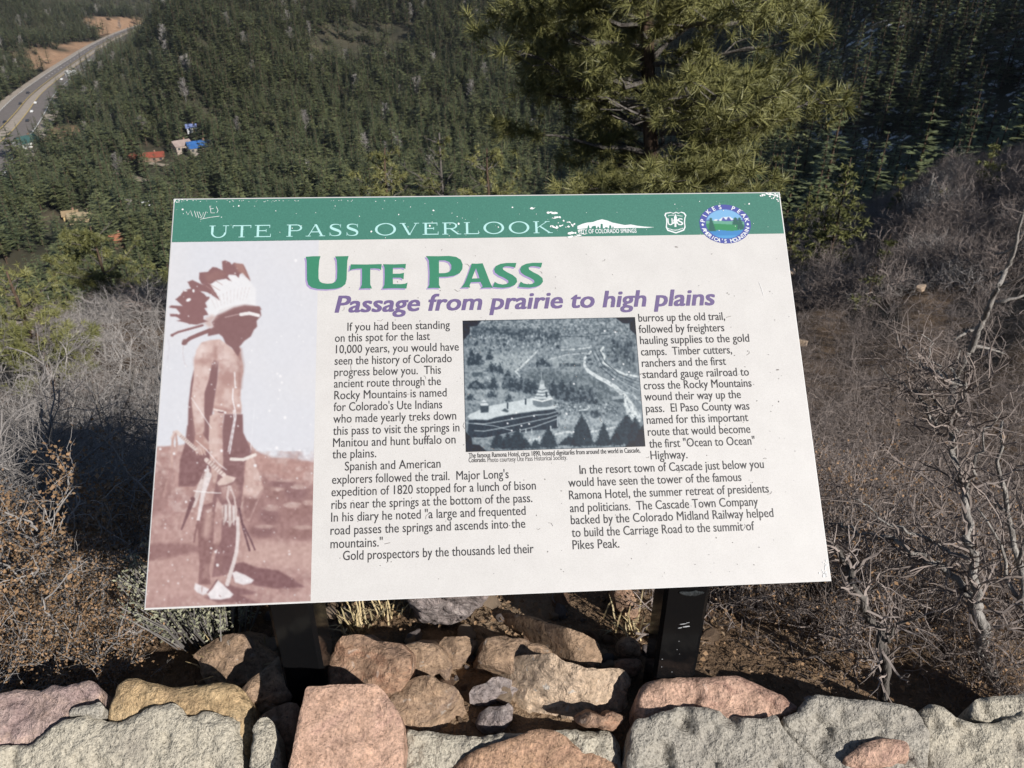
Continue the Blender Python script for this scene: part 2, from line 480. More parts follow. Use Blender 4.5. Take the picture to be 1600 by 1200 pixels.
gu, gv, gzc = project(GV)
gr = np.hypot(GV[:, 0], GV[:, 1]); gaz = np.degrees(np.arctan2(GV[:, 0], GV[:, 1]))
def setattr_f(ob, name, val):
    a = ob.data.attributes.new(name, 'FLOAT', 'POINT'); a.data.foreach_set('value', np.asarray(val, np.float32).ravel())
setattr_f(ground, 'far', np.clip((gr - 45) / 40, 0, 1))
CUTS = [ground_at(*p, rmin=500) for p in [(84, 100), (100, 90), (122, 84), (146, 70), (210, 36), (192, 42), (226, 32), (80, 212), (96, 216)]]
CR = [30, 40, 38, 42, 62, 52, 56, 18, 15]
def cutmask(x, y):
    q = fbm(np.stack([np.ravel(x), np.ravel(y)], 1), 1 / 20.0, 3, 31).reshape(np.shape(x))
    m = np.zeros(np.shape(x))
    for c, rad in zip(CUTS, CR):
        e = np.hypot(x - c[0], (y - c[1]) * 0.8) / rad + q * 0.5
        m = np.maximum(m, np.clip((1.05 - e) * 4, 0, 1))
    return m
setattr_f(ground, 'cut', cutmask(GV[:, 0], GV[:, 1]))
setattr_f(ground, 'snow', np.clip((gaz - 10) / 5, 0, 1) * np.clip((gr - 170) / 60, 0, 1) * (1 - np.clip((gr - 900) / 200, 0, 1)))

def ribbon(mb, P, offs, mi, lift, wf=None):
    t = np.gradient(P[:, :2], axis=0); t /= np.linalg.norm(t, axis=1, keepdims=True)
    nrm = np.stack([t[:, 1], -t[:, 0]], 1)
    wf = np.ones(len(P)) if wf is None else wf
    a = np.concatenate([P[:, :2] + nrm * offs[0] * wf[:, None], P[:, 2:] + lift], 1)
    b = np.concatenate([P[:, :2] + nrm * offs[1] * wf[:, None], P[:, 2:] + lift], 1)
    V = np.stack([a, b], 1).reshape(-1, 3)
    i = np.arange(len(P) - 1)[:, None] * 2
    mb.add(V, np.concatenate([i, i + 1, i + 3, i + 2], 1)[:, ::-1], mi)

rm = [mat_plain('road_shoulder', (0.40, 0.34, 0.28), scale=0.3), mat_plain('asphalt', (0.20, 0.175, 0.16), scale=0.4),
      mat_plain('road_line_white', (0.75, 0.75, 0.72), scale=1), mat_plain('road_line_yellow', (0.65, 0.48, 0.15), scale=1)]
mb = MB()
hwf = np.interp(np.arange(len(hw)), [0, 12, 34, len(hw)], [1.6, 1.45, 1.05, .9])
ribbon(mb, hw, (-19, 19), 0, 0.0, hwf)
for s in (-1, 1):
    ribbon(mb, hw, tuple(sorted((s * 2.6, s * 13))), 1, 0.35, hwf)
    for q in (3.1, 12.4):
        ribbon(mb, hw, (s * q - 0.2, s * q + 0.2), 3 if q < 5 else 2, 0.7, hwf)
    for i in range(len(hw) - 1):
        a, b = hw[i], hw[i + 1]
        L = np.linalg.norm(b - a)
        for k in range(int(L // 12)):
            t0, t1 = k * 12 / L, (k * 12 + 5) / L
            ribbon(mb, np.array([a + (b - a) * t0, a + (b - a) * t1]), (s * 7.8 - 0.2, s * 7.8 + 0.2), 2, 0.7, np.full(2, hwf[i]))
V = np.concatenate(mb.v)
highway = tag(mb.build('highway', rm), kind='structure')
mt = mat_plain('dirt_track', (0.40, 0.33, 0.25), scale=0.3)
for T, w in ((tr1, 2.6), (tr2, 2.2)):
    mb = MB(); Tz = T.copy(); Tz[:, 2] = T[:, 2] - 0.6; ribbon(mb, Tz, (-w, w), 0, 0.3)
    tag(mb.build('dirt_road', mt), kind='structure')
# ---------------------------------------------------------------- conifers of the valley and the slopes
def crown_far(mb, h, wid, base, prof, nwh, nbr, r, mi=0, ntri=4):
    T = []
    for i in range(nwh):
        f = (i + r.uniform(-.3, .3)) / nwh
        f = min(max(f, 0), 1)
        z = h * (base + (1 - base) * f)
        L0 = wid * prof(f)
        for k in range(nbr):
            ph = r.uniform(0, 2 * math.pi)
            L = L0 * r.uniform(.55, 1.15) + .12
            d = np.array([math.cos(ph), math.sin(ph), 0]); s = np.array([-d[1], d[0], 0])
            dro = r.uniform(-.32, .12)
            for q in range(ntri):
                t = (q + r.uniform(.1, .9)) / ntri
                c = d * L * t + np.array([0, 0, z + dro * L * t])
                w = L * r.uniform(.16, .30) + .10
                up = r.uniform(-.15, .45)
                T += [c - d * w * .55 + s * w * r.uniform(.3, 1), c - d * w * .5 - s * w * r.uniform(.3, 1) + [0, 0, r.uniform(-.2, .2) * w], c + d * w * r.uniform(.7, 1.4) + np.array([0, 0, up * w])]
    V = np.array(T); mb.add(V, np.arange(len(V)).reshape(-1, 3), mi)

def stem(mb, h, rad, mi=1, k=5, r=rnd):
    zz = np.linspace(-.6, h, 6)
    mb.tube(np.stack([np.cumsum(np.array([r.uniform(-.05, .05) for _ in zz])), np.cumsum(np.array([r.uniform(-.05, .05) for _ in zz])), zz], 1), np.linspace(rad, .03, 6), k, mi)

spire = lambda f: (1 - f) ** .85 * (.35 + .65 * min(1, f * 6 + .3))
dome = lambda f: math.sqrt(max(0, 1 - (2 * f - .85) ** 2 / 1.4)) * (1 - f ** 4)
FAR = []
for i, (h, w, b, pf, nw, nb) in enumerate([(13, 2.3, .10, spire, 17, 6), (11, 1.7, .08, spire, 16, 6), (12, 2.6, .28, dome, 13, 7), (10, 2.5, .2, dome, 12, 7), (14, 1.9, .12, spire, 19, 6), (8.5, 2.2, .12, lambda f: .5 * spire(f) + .5 * dome(f), 12, 7)]):
    r_ = random.Random(100 + i)
    mb = MB(); crown_far(mb, h, w * 1.25, b, pf, nw, nb, r_); stem(mb, h * .97, h * .016, 1, 5, r_)
    o = mb.build('conifer', [M['needles_far2' if i in (2, 3) else 'needles_far'], M['bark']])
    FAR.append((o, h))

r_ = random.Random(321); mb = MB()
stem(mb, 8, .12, 0, 5, r_)
for i in range(60):
    z = r_.uniform(1.2, 7.8); ph = r_.uniform(0, 6.28); L = (2.6 - .22 * z) * r_.uniform(.6, 1.1)
    d = np.array([math.cos(ph), math.sin(ph), r_.uniform(.5, 1.2)]); o_ = np.array([0, 0, z])
    mb.tube(np.array([o_, o_ + d * L * .5, o_ + d * L + [0, 0, .2]]), [.07, .05, .03], 3)
    for q in range(4):
        t_ = r_.uniform(.3, 1); b_ = o_ + d * L * t_; e_ = b_ + np.array([r_.uniform(-1, 1), r_.uniform(-1, 1), r_.uniform(.2, 1)]) * .7
        mb.tube(np.array([b_, (b_ + e_) / 2, e_]), [.04, .035, .025], 3)
FAR.append((mb.build('bare_tree', [M['twig']]), 8.5))

# where trees stand: jittered grid over the wedge in view, thinned by clearings, road and rock
def tree_points():
    pts = []
    for (r0, r1, sp) in ((62, 200, 5.0), (200, 950, 5.4), (950, 1500, 7.0), (1500, 3200, 13)):
        n = int(2 * r1 / sp)
        gx = (np.arange(n) - n / 2) * sp
        gy = np.arange(int(r1 / sp)) * sp
        X, Y = np.meshgrid(gx, gy)
        X = X.ravel() + rng.uniform(-.48, .48, X.size) * sp; Y = Y.ravel() + rng.uniform(-.48, .48, Y.size) * sp
        r = np.hypot(X, Y); az = np.degrees(np.arctan2(X, Y))
        m = (r >= r0) & (r < r1) & (az > -47) & (az < 50)
        pts.append(np.stack([X[m], Y[m]], 1))
    return np.concatenate(pts)
TP = tree_points()
tr = np.hypot(TP[:, 0], TP[:, 1]); taz = np.degrees(np.arctan2(TP[:, 0], TP[:, 1]))
dens = fbm(TP, 1 / 55.0, 3, 41)
keep = rng.uniform(0, 1, len(TP)) < np.clip(1.0 + dens * 0.4, 0.5, 1)
# open ground on the valley floor among the houses, bare oak on the near right ridge, rocky right slope
valley = (taz < -19) & (tr > 200) & (tr < 480)
keep &= ~(valley & (fbm(TP, 1 / 26.0, 2, 43) > 0.30))
rightslope = (taz > 12) & (tr > 150) & (tr < 420)
keep &= ~(rightslope & (fbm(TP, 1 / 16.0, 2, 47) > 0.24))
keep &= ~((taz > 12) & (tr < 75))
keep &= ~((tr < 130) & (rng.uniform(0, 1, len(TP)) < 0.25))
def dist_line(P, L):
    d = np.full(len(P), 1e9)
    for a, b in zip(L[:-1], L[1:]):
        e = b[:2] - a[:2]
        t = np.clip(((P - a[:2]) @ e) / (e @ e + 1e-9), 0, 1)
        d = np.minimum(d, np.linalg.norm(P - a[:2] - t[:, None] * e, axis=1))
    return d
keep &= (dist_line(TP, hw) > 20) & (dist_line(TP, tr1) > 3.6) & (dist_line(TP, tr2) > 3.4)
keep &= ~((cutmask(TP[:, 0], TP[:, 1]) > .3) & (rng.uniform(0, 1, len(TP)) < .93))
# sparse bank on the sight side of the highway
dh = dist_line(TP, hw)
keep &= ~((dh < 40) & (rng.uniform(0, 1, len(TP)) < 0.45))
HOUSE_SPOTS = []      # (x, y, clear radius), kept open by the houses
HOUSES = [  # sight spot, width, depth, wall height, roof rise, turn, wall colour, roof colour, label
    ((312, 233), 12, 8, 3.2, 2.6, 12, (0.30, 0.26, 0.22), (0.035, 0.12, 0.33), 'house with a bright blue metal roof among pines in the valley'),
    ((284, 231), 9, 8, 3.4, 2.2, 20, (0.38, 0.31, 0.26), (0.36, 0.28, 0.25), 'pale tan house with dull pinkish roof beside the blue-roofed house'),
    ((300, 205), 5, 4, 2.6, 1.4, 0, (0.5, 0.5, 0.5), (0.16, 0.20, 0.38), 'small pale cabin with dusky blue roof just above the blue-roofed house'),
    ((231, 249), 17, 6, 2.8, 1.9, -4, (0.24, 0.16, 0.12), (0.25, 0.065, 0.042), 'long low lodge with a red roof in the forest by the dirt track'),
    ((44, 231), 12, 8, 4.0, 3.0, 35, (0.6, 0.6, 0.58), (0.045, 0.10, 0.095), 'white roadside building with dark green roof near the highway bend'),
    ((232, 333), 6, 4, 3.0, 2.0, 10, (0.66, 0.66, 0.65), (0.6, 0.6, 0.6), 'white house with a white roof in a bare clearing beside the sign'),
    ((130, 344), 11, 6, 3.2, 1.5, -6, (0.36, 0.28, 0.165), (0.34, 0.27, 0.17), 'yellowish tan flat barn in the trees above the near left pine'),
    ((112, 342), 6, 5, 3.0, 1.5, -6, (0.46, 0.34, 0.17), (0.30, 0.22, 0.13), 'small tan shed left of the yellowish barn'),
    ((190, 405), 6, 5, 3.0, 2.2, 8, (0.14, 0.09, 0.06), (0.30, 0.125, 0.07), 'little brown cabin with an orange roof beside the near pine'),
    ((112, 120), 8, 5, 3.4, 2.0, 30, (0.55, 0.55, 0.54), (0.5, 0.5, 0.5), 'small whitish shop with a pale roof by the trees along the highway'),
]
for hs in HOUSES:
    g = ground_at(*hs[0], rmin=180)
    HOUSE_SPOTS.append((g, max(hs[1], hs[2]) * .62 + 1.5))
for g, rad in HOUSE_SPOTS:
    d = TP - g[:2]; dist = np.linalg.norm(d, axis=1)
    to_cam = -g[:2] / np.linalg.norm(g[:2])
    along = d @ to_cam; across = np.abs(d @ np.array([-to_cam[1], to_cam[0]]))
    keep &= ~((dist < rad) | ((along > 0) & (along < 13) & (across < rad * .8)))
g = ground_at(575, 62, rmin=300)          # bare yellowish patch on the middle hillside
keep &= ~((np.abs(TP[:, 0] - g[0]) < 38) & (np.abs(TP[:, 1] - g[1]) < 40) & (rng.uniform(0, 1, len(TP)) < .8))
TP = TP[keep]; tr = tr[keep]; taz = taz[keep]
TZ = H(TP[:, 0], TP[:, 1]) - 0.2
T3 = np.concatenate([TP, TZ[:, None]], 1)
kind = rng.choice(len(FAR), len(TP), p=[.20, .21, .19, .14, .16, .08, .02])
kind = np.where((taz > 8) & (rng.uniform(0, 1, len(TP)) < .7), rng.choice([0, 1, 4], len(TP)), kind)
tsc = rng.uniform(.9, 1.85, len(TP)) * np.where(tr < 130, .72, 1.0)
th = np.array([q[1] for q in FAR])[kind] * tsc

# which of them the viewer sees: those over no ground fold and not behind the sign
fr = np.linspace(.02, .97, 60)
los = np.full(len(TP), -1e9)
for f in fr:
    zz = H0(TP[:, 0] * f, TP[:, 1] * f) + np.where(tr * f < 30, 1.0, np.where(tr * f > 100, 5.0, 0))
    los = np.maximum(los, (zz - CAM_H) / (tr * f))
top = (TZ + th - CAM_H) / tr
u1, v1, _ = project(T3 + np.stack([0 * th, 0 * th, th * .8], 1))
visible = (top - los > .25 * th / tr) & (u1 > -15) & (u1 < 1615) & (v1 > 5)
visible &= ~((u1 > 235) & (u1 < 1250) & (v1 > 318)) & ~((u1 > 760) & (u1 < 1190) & (v1 > 40))
score = np.where(visible & (kind != 6), th / tr, 0)
big = np.argsort(-score)[:300]
is_big = np.zeros(len(TP), bool); is_big[big] = True
GROUPS = [('conifers on the valley floor', 'dark green conifer standing with many like it on the valley floor'),
          ('conifers on the shaded right slope', 'slender dark conifer on the shaded snow-patched slope at right'),
          ('conifers on the middle hillside', 'dark conifer in the dense forest of the middle hillside')]
first = [True] * len(FAR)
for i in big:
    g = 0 if taz[i] < -17 else (1 if taz[i] > 6 else 2)
    o, h = FAR[kind[i]]
    c = o if first[kind[i]] else o.copy()
    if not first[kind[i]]: COL.objects.link(c)
    first[kind[i]] = False
    c.location = T3[i]; c.rotation_euler = (0, 0, rnd.uniform(0, 6.28)); c.scale = (tsc[i] * rnd.uniform(.9, 1.15),) * 2 + (tsc[i],)
    tag(c, GROUPS[g][1], 'tree', GROUPS[g][0])
for k in range(len(FAR)):
    if first[k]:
        FAR[k][0].location = T3[np.argmax(kind == k)]; tag(FAR[k][0], GROUPS[2][1], 'tree', GROUPS[2][0])
b6 = np.where((kind == 6) & visible & (taz < -20))[0]; b6 = b6[np.argmin(tr[b6])]
FAR[6][0].location = T3[b6]; is_big[b6] = True; tag(FAR[6][0], 'leafless grey tree among the conifers of the valley floor, nearest of its kind', 'tree'); del FAR[6][0]['group']

def scatter(name, pts, rz, sc, ix, protos, label):
    coll = bpy.data.collections.new(name + '_kinds')
    for p in protos: coll.objects.link(p)
    order = {o.name: k for k, o in enumerate(sorted(protos, key=lambda q: q.name))}
    remap = np.array([order[p.name] for p in protos])
    me = bpy.data.meshes.new(name)
    me.vertices.add(len(pts)); me.vertices.foreach_set('co', np.asarray(pts, np.float32).ravel())
    for nm, ty, val in (('rz', 'FLOAT', rz), ('sc', 'FLOAT', sc), ('ix', 'INT', remap[ix])):
        a = me.attributes.new(nm, ty, 'POINT'); a.data.foreach_set('value', np.asarray(val, np.int32 if ty == 'INT' else np.float32))
    ob = bpy.data.objects.new(name, me); COL.objects.link(ob)
    g = bpy.data.node_groups.new(name + '_nodes', 'GeometryNodeTree')
    g.interface.new_socket('Geometry', in_out='INPUT', socket_type='NodeSocketGeometry')
    g.interface.new_socket('Geometry', in_out='OUTPUT', socket_type='NodeSocketGeometry')
    N = g.nodes; L = g.links
    gi, go = N.new('NodeGroupInput'), N.new('NodeGroupOutput')
    iop = N.new('GeometryNodeInstanceOnPoints'); ci = N.new('GeometryNodeCollectionInfo')
    ci.inputs['Collection'].default_value = coll; ci.inputs['Separate Children'].default_value = True; ci.inputs['Reset Children'].default_value = True
    def at(nm, ty):
        x = N.new('GeometryNodeInputNamedAttribute'); x.data_type = ty; x.inputs['Name'].default_value = nm; return x.outputs['Attribute']
    cx = N.new('ShaderNodeCombineXYZ'); L.new(at('rz', 'FLOAT'), cx.inputs['Z'])
    L.new(gi.outputs[0], iop.inputs['Points']); L.new(ci.outputs[0], iop.inputs['Instance'])
    iop.inputs['Pick Instance'].default_value = True
    L.new(at('ix', 'INT'), iop.inputs['Instance Index']); L.new(cx.outputs[0], iop.inputs['Rotation'])
    L.new(at('sc', 'FLOAT'), iop.inputs['Scale']); L.new(iop.outputs[0], go.inputs[0])
    md = ob.modifiers.new('scatter', 'NODES'); md.node_group = g
    return tag(ob, label, 'forest' if 'forest' in name else 'scrub', kind='stuff')

rest = ~is_big
scatter('forest', T3[rest], rng.uniform(0, 6.28, rest.sum()), tsc[rest], kind[rest], [q[0] for q in FAR],
        'dense dark conifer forest covering the hillsides and valley beyond')
# ---------------------------------------------------------------- nearer trees: each with its trunk and crown
def tuft_tris(c, d, L, nn, r, w=.0035):
    """needles fanned round a twig end"""
    d = d / (np.linalg.norm(d) + 1e-9)
    rv = r.normal(size=(nn, 3)); rv /= np.linalg.norm(rv, axis=1, keepdims=True)
    dirs = d * r.uniform(.15, 1.1, (nn, 1)) + rv * .85
    dirs /= np.linalg.norm(dirs, axis=1, keepdims=True)
    ln = L * r.uniform(.7, 1.1, (nn, 1))
    s = np.cross(dirs, r.normal(size=(nn, 3))); s /= np.linalg.norm(s, axis=1, keepdims=True) + 1e-9
    b = c + d * r.uniform(-.35, .1, (nn, 1)) * L
    return np.stack([b - s * w, b + s * w, b + dirs * ln + np.array([0, 0, -.08 * L])], 1).reshape(-1, 3)

def pine(name, base, h, trunk_r, crown0, spread, nwh, seed, tuftL=.14, nn=34, label='', lean=(0, 0), prof=None, mat=None, group=None, tuft_mul=1.0, dead=0.15, w=.0035, bark=None):
    r = np.random.default_rng(seed)
    root = empty(name, base); tag(root, label, 'tree', group)
    tk = MB(); lb = MB(); cr = []
    zz = np.linspace(-.3, h, 14)
    tx = np.cumsum(r.normal(0, .012 * h / 5, 14)) + lean[0] * np.linspace(0, 1, 14) * h
    ty = np.cumsum(r.normal(0, .012 * h / 5, 14)) + lean[1] * np.linspace(0, 1, 14) * h
    tk.tube(np.stack([tx, ty, zz], 1), trunk_r * (1 - .9 * np.linspace(0, 1, 14)) + .008, 9, 0)
    prof = prof or (lambda f: (.45 + .55 * min(1, f * 3)) * (1 - f ** 2.2) ** .7 + .06)
    for i in range(nwh):
        f = (i + r.uniform(-.4, .4)) / nwh; f = min(max(f, 0), .99)
        z = h * (crown0 + (1 - crown0) * f)
        o = np.array([np.interp(z, zz, tx), np.interp(z, zz, ty), z])
        for k in range(int(r.integers(3, 7))):
            ph = r.uniform(0, 2 * math.pi); L = spread * prof(f) * r.uniform(.55, 1.12)
            d = np.array([math.cos(ph), math.sin(ph), r.uniform(-.12, .28) + .55 * f])
            m = 7; t = np.linspace(0, 1, m)[:, None]
            wob = np.cumsum(r.normal(0, .035 * L, (m, 3)), 0); wob[0] = 0
            P = o + d * L * t + np.array([0, 0, 1.0]) * (.18 * L * t ** 2 - .12 * L * t) + wob
            lb.tube(P, np.linspace(.012 + .009 * L, .004, m) * (trunk_r / .09) ** .5, 5, 0)
            bare = r.uniform() < dead
            nsub = max(3, int(L * 6.5))
            for q in range(nsub):
                tt = r.uniform(.12, 1) ** .8
                c = np.array([np.interp(tt, t[:, 0], P[:, a]) for a in range(3)])
                sdv = np.cross(d, [0, 0, 1.0]) * r.choice([-1, 1]) * r.uniform(.4, 1.1) + d * r.uniform(.2, .9) + np.array([0, 0, r.uniform(-.1, .55)])
                sl = L * r.uniform(.14, .34) * (1.15 - .5 * tt) + .05
                e = c + sdv / np.linalg.norm(sdv) * sl
                mid = (c + e) / 2 + r.normal(0, .06 * sl, 3)
                lb.tube(np.array([c, mid, e]), [.007, .0055, .0035], 3, 0)
                if not bare:
                    cr.append(tuft_tris(e, e - mid, tuftL, nn, r, w))
                    for _ in range(int(r.uniform(0, 2.4) * tuft_mul)):
                        a = c + (e - c) * r.uniform(.4, 1) + r.normal(0, tuftL * .5, 3)
                        cr.append(tuft_tris(a, e - c + r.normal(0, .2 * sl, 3) + [0, 0, .3 * sl], tuftL * r.uniform(.7, 1), int(nn * .8), r, w))
            if not bare: cr.append(tuft_tris(P[-1], P[-1] - P[-2], tuftL, nn, r, w))
    tk.build('trunk', bark or M['bark'], root, smooth=True)
    lb.build('limbs', M['bark_grey'], root)
    V = np.concatenate(cr); mb = MB(); mb.add(V, np.arange(len(V)).reshape(-1, 3))
    mb.build('crown', mat or M['needles'], root)
    return root

def on_line(u, v, dist):
    d = ray(u, v); t = dist / math.hypot(d[0], d[1])
    return np.array([d[0] * t, d[1] * t, CAM_H + d[2] * t])

def base_below(u, v, dist):
    p = on_line(u, v, dist); return Vector((p[0], p[1], float(H(p[0:1], p[1:2])[0]) - .1)), p[2]

# the tall ponderosa rising behind the sign
b, z = base_below(1070, 285, 8.2)
pine('pine_tree', b, 8.6, .105, .345, 1.98, 37, 3, .16, 54, 'big ponderosa pine with dark trunk and long olive needle tufts rising behind the sign', lean=(-.095, .0), tuft_mul=4.2, dead=.04, w=.0040,
     prof=lambda f: (.62 + .38 * min(1, f * 2.4)) * (1 - f ** 2.4) ** .8 + .05)
# smaller pines near the shoulder of the slope
def near_pine(u, vtop, dist, spread, seed, label, crown0=.1, **kw):
    p = on_line(u, vtop, dist)
    g = float(H(p[0:1], p[1:2])[0]) - .1
    return pine('pine_tree', Vector((p[0], p[1], g)), p[2] - g, .06 + .01 * (p[2] - g), crown0, spread, int(5 + (p[2] - g) * 1.7), seed, label=label, **kw)
near_pine(142, 352, 31, 1.9, 5, 'young pine with pale dead twigs standing alone above the grey scrub at left', tuftL=.18, nn=24, w=.012, dead=.12, tuft_mul=3.6)
near_pine(8, 424, 15, .95, 6, 'yellow-green pine cut by the left edge of the photo', tuftL=.15, nn=22, w=.008, tuft_mul=1.8)
near_pine(58, 520, 12, .85, 8, 'low spreading yellow-green pine in the grey scrub at left', crown0=.45, tuftL=.14, nn=22, w=.007, tuft_mul=1.8)
near_pine(600, 232, 22, 1.5, 9, 'bushy olive pine just above the middle of the sign top', tuftL=.16, nn=20, w=.010, tuft_mul=1.8)
near_pine(690, 206, 26, 1.9, 10, 'half-bare pale pine left of the big ponderosa', tuftL=.16, nn=18, w=.010, dead=.5, bark=M['bark_grey'])
near_pine(760, 232, 24, 1.7, 12, 'dark bushy pine close against the left foot of the big ponderosa', tuftL=.16, nn=20, w=.010, tuft_mul=1.6)

def conifer(u, vtop, vbase, wid, seed, label, group=None):
    q = ground_at(u, vbase); p = on_line(u, vtop, math.hypot(q[0], q[1])); g = float(H(p[0:1], p[1:2])[0]) - .2
    h = p[2] - g; r = np.random.default_rng(seed)
    root = empty('conifer_tree', (p[0], p[1], g)); tag(root, label, 'tree', group)
    tk = MB(); lb = MB(); cr = []
    zz = np.linspace(-.3, h, 8); tk.tube(np.stack([0 * zz, 0 * zz, zz], 1), h * .014 * (1 - .93 * np.linspace(0, 1, 8)) + .01, 7)
    nw = int(h * 2.6)
    for i in range(nw):
        f = (i + r.uniform(-.3, .3)) / nw; f = min(max(f, 0), .99)
        z = h * (.05 + .95 * f)
        L0 = wid * ((1 - f) ** .8 * (.6 + .4 * min(1, 5 * f)) + .04)
        for k in range(int(r.integers(5, 9))):
            ph = r.uniform(0, 6.28); L = L0 * r.uniform(.5, 1.15)
            d = np.array([math.cos(ph), math.sin(ph), r.uniform(-.35, .05) + .5 * f])
            o = np.array([0, 0, z]); e = o + d * L
            lb.tube(np.array([o, o + d * L * .5 + [0, 0, -.04 * L], e]), [.02, .014, .006], 3)
            for q in range(max(2, int(L * 6))):
                t = r.uniform(.2, 1.02)
                c = o + d * L * t + r.normal(0, .05 * L + .03, 3)
                cr.append(tuft_tris(c, d + np.array([0, 0, .3]) + r.normal(0, .4, 3), .16 + .12 * L, 12, r, .026))
    tk.build('trunk', M['bark'], root); lb.build('limbs', M['bark_grey'], root)
    V = np.concatenate(cr); mb = MB(); mb.add(V, np.arange(len(V)).reshape(-1, 3)); mb.build('crown', M['needles_mid'], root)
    return root
MIDT = [(1330, 246, 430, 1.5, 'tall pale-lit conifer on the right ridge, highest of its clump'), (1300, 300, 422, .95, 'broad conifer leaning close left of the highest ridge conifer'),
        (1268, 285, 385, 1.0, 'slim conifer just off the right end of the sign top'), (1392, 365, 440, .6, 'small dark conifer alone in the brown scrub of the right ridge'),
        (1370, 415, 478, .55, 'low bushy conifer in the scrub under the small dark one'), (1247, 325, 432, .8, 'conifer half hidden behind the right edge of the sign'),
        (1480, 285, 322, .6, 'short conifer at the dark edge of the right ridge'), (1412, 270, 335, .65, 'narrow conifer between the ridge clump and the dead snag'),
        (1560, 215, 300, 1.2, 'dim conifer above the ridge near the right edge of the photo'), (1215, 240, 420, 1.2, 'dim conifer beside the right side of the big ponderosa')]
for i, (u, v, dd, w, lb_) in enumerate(MIDT):
    conifer(u, v, dd, w, 60 + i, lb_, 'conifers on the near right ridge')
# a bleached snag among them
def snag(u, v0, v1, dist, label, seed):
    p, q = on_line(u, v0, dist), on_line(u, v1, dist)
    r = np.random.default_rng(seed); h = p[2] - q[2] + 1.0
    root = empty('dead_tree', (q[0], q[1], q[2] - 1.0)); tag(root, label, 'tree')
    a = MB(); a.tube(np.stack([np.cumsum(r.normal(0, .03, 7)), np.cumsum(r.normal(0, .03, 7)), np.linspace(0, h, 7)], 1), np.linspace(.12, .02, 7), 6)
    b2 = MB()
    for i in range(26):
        z = r.uniform(.3, .97) * h; ph = r.uniform(0, 6.28); L = (1.25 - z / h) * r.uniform(.5, 1.1)
        d = np.array([math.cos(ph), math.sin(ph), r.uniform(-.2, .3)])
        b2.tube(np.array([[0, 0, z], d * L * .5 + [0, 0, z - .05], d * L + [0, 0, z]]), [.035, .022, .01], 4)
    a.build('trunk', M['deadwood'], root); b2.build('branches', M['deadwood'], root)
snag(1446, 268, 322, 41, 'bleached bare snag on the crest of the right ridge', 5)
# ---------------------------------------------------------------- leafless scrub oak
def grow(mb, o, d, L, rad, lvl, r, leaf=None, gn=.28, leafp=0.0, k=3, nchild=(3, 6), up=.25):
    m = (4, 6, 7, 7)[lvl]
    st = L / (m - 1); P = [np.asarray(o, float)]; d = d / np.linalg.norm(d)
    for i in range(m - 1):
        d = d + r.normal(0, gn, 3) + np.array([0, 0, up * .12]); d /= np.linalg.norm(d)
        P.append(P[-1] + d * st)
    P = np.array(P)
    mb.tube(P, np.linspace(rad, rad * .55 if lvl > 0 else rad * .35, m), k if lvl < 2 else 5, 0)
    if leaf is not None and lvl <= 1:
        for i in range(m):
            if r.uniform() < leafp:
                for _ in range(int(r.integers(2, 7))):
                    c = P[i] + r.normal(0, .018, 3); a = r.normal(0, 1, 3); b = np.cross(a, r.normal(0, 1, 3))
                    s = r.uniform(.003, .0065)
                    a = a / np.linalg.norm(a) * s * 1.3; b = b / (np.linalg.norm(b) + 1e-9) * s
                    leaf.append(np.array([c - a, c + b * .8, c + a, c - b]))
    if lvl == 0: return
    for i in range(int(r.integers(*nchild))):
        t = r.uniform(.25, 1.0); j = min(int(t * (m - 1)), m - 2); f = t * (m - 1) - j
        c = P[j] * (1 - f) + P[j + 1] * f
        ax = r.normal(0, 1, 3); ax -= ax @ d * d; ax /= np.linalg.norm(ax)
        nd = (P[j + 1] - P[j]) / st * r.uniform(.5, 1) + ax * r.uniform(.5, 1.1) + np.array([0, 0, up])
        grow(mb, c, nd, L * r.uniform(.45, .75), rad * r.uniform(.45, .62), lvl - 1, r, leaf, gn, leafp, k, nchild, up)

def shrub_mesh(h, seed, stems, lvl, leafp=0.0, rad=.014, spread=.75, up=.18, nchild=(3, 6)):
    r = np.random.default_rng(seed); mb = MB(); leaf = [] if leafp else None
    for s in range(stems):
        ph = r.uniform(0, 6.28); q = r.uniform(.15, 1) * spread
        d = np.array([math.cos(ph) * q, math.sin(ph) * q, 1.0])
        grow(mb, [r.normal(0, .12), r.normal(0, .12), -.08], d, h * r.uniform(.45, .7), rad * r.uniform(.7, 1.2), lvl, r, leaf, .36, leafp, 3, nchild, up)
    return mb, leaf

def leaf_mb(leaf):
    mb = MB(); V = np.concatenate(leaf); mb.add(V, np.arange(len(V)).reshape(-1, 4)); return mb

def shrub(name, mb, leaf, mat, label, cat='shrub', group=None, loc=(0, 0, 0)):
    if leaf:
        root = empty(name, loc); tag(root, label, cat, group)
        mb.build('twigs', mat, root); leaf_mb(leaf).build('dead_leaves', M['dead_leaf'], root)
        return root
    o = mb.build(name, mat); o.location = loc
    return tag(o, label, cat, group)

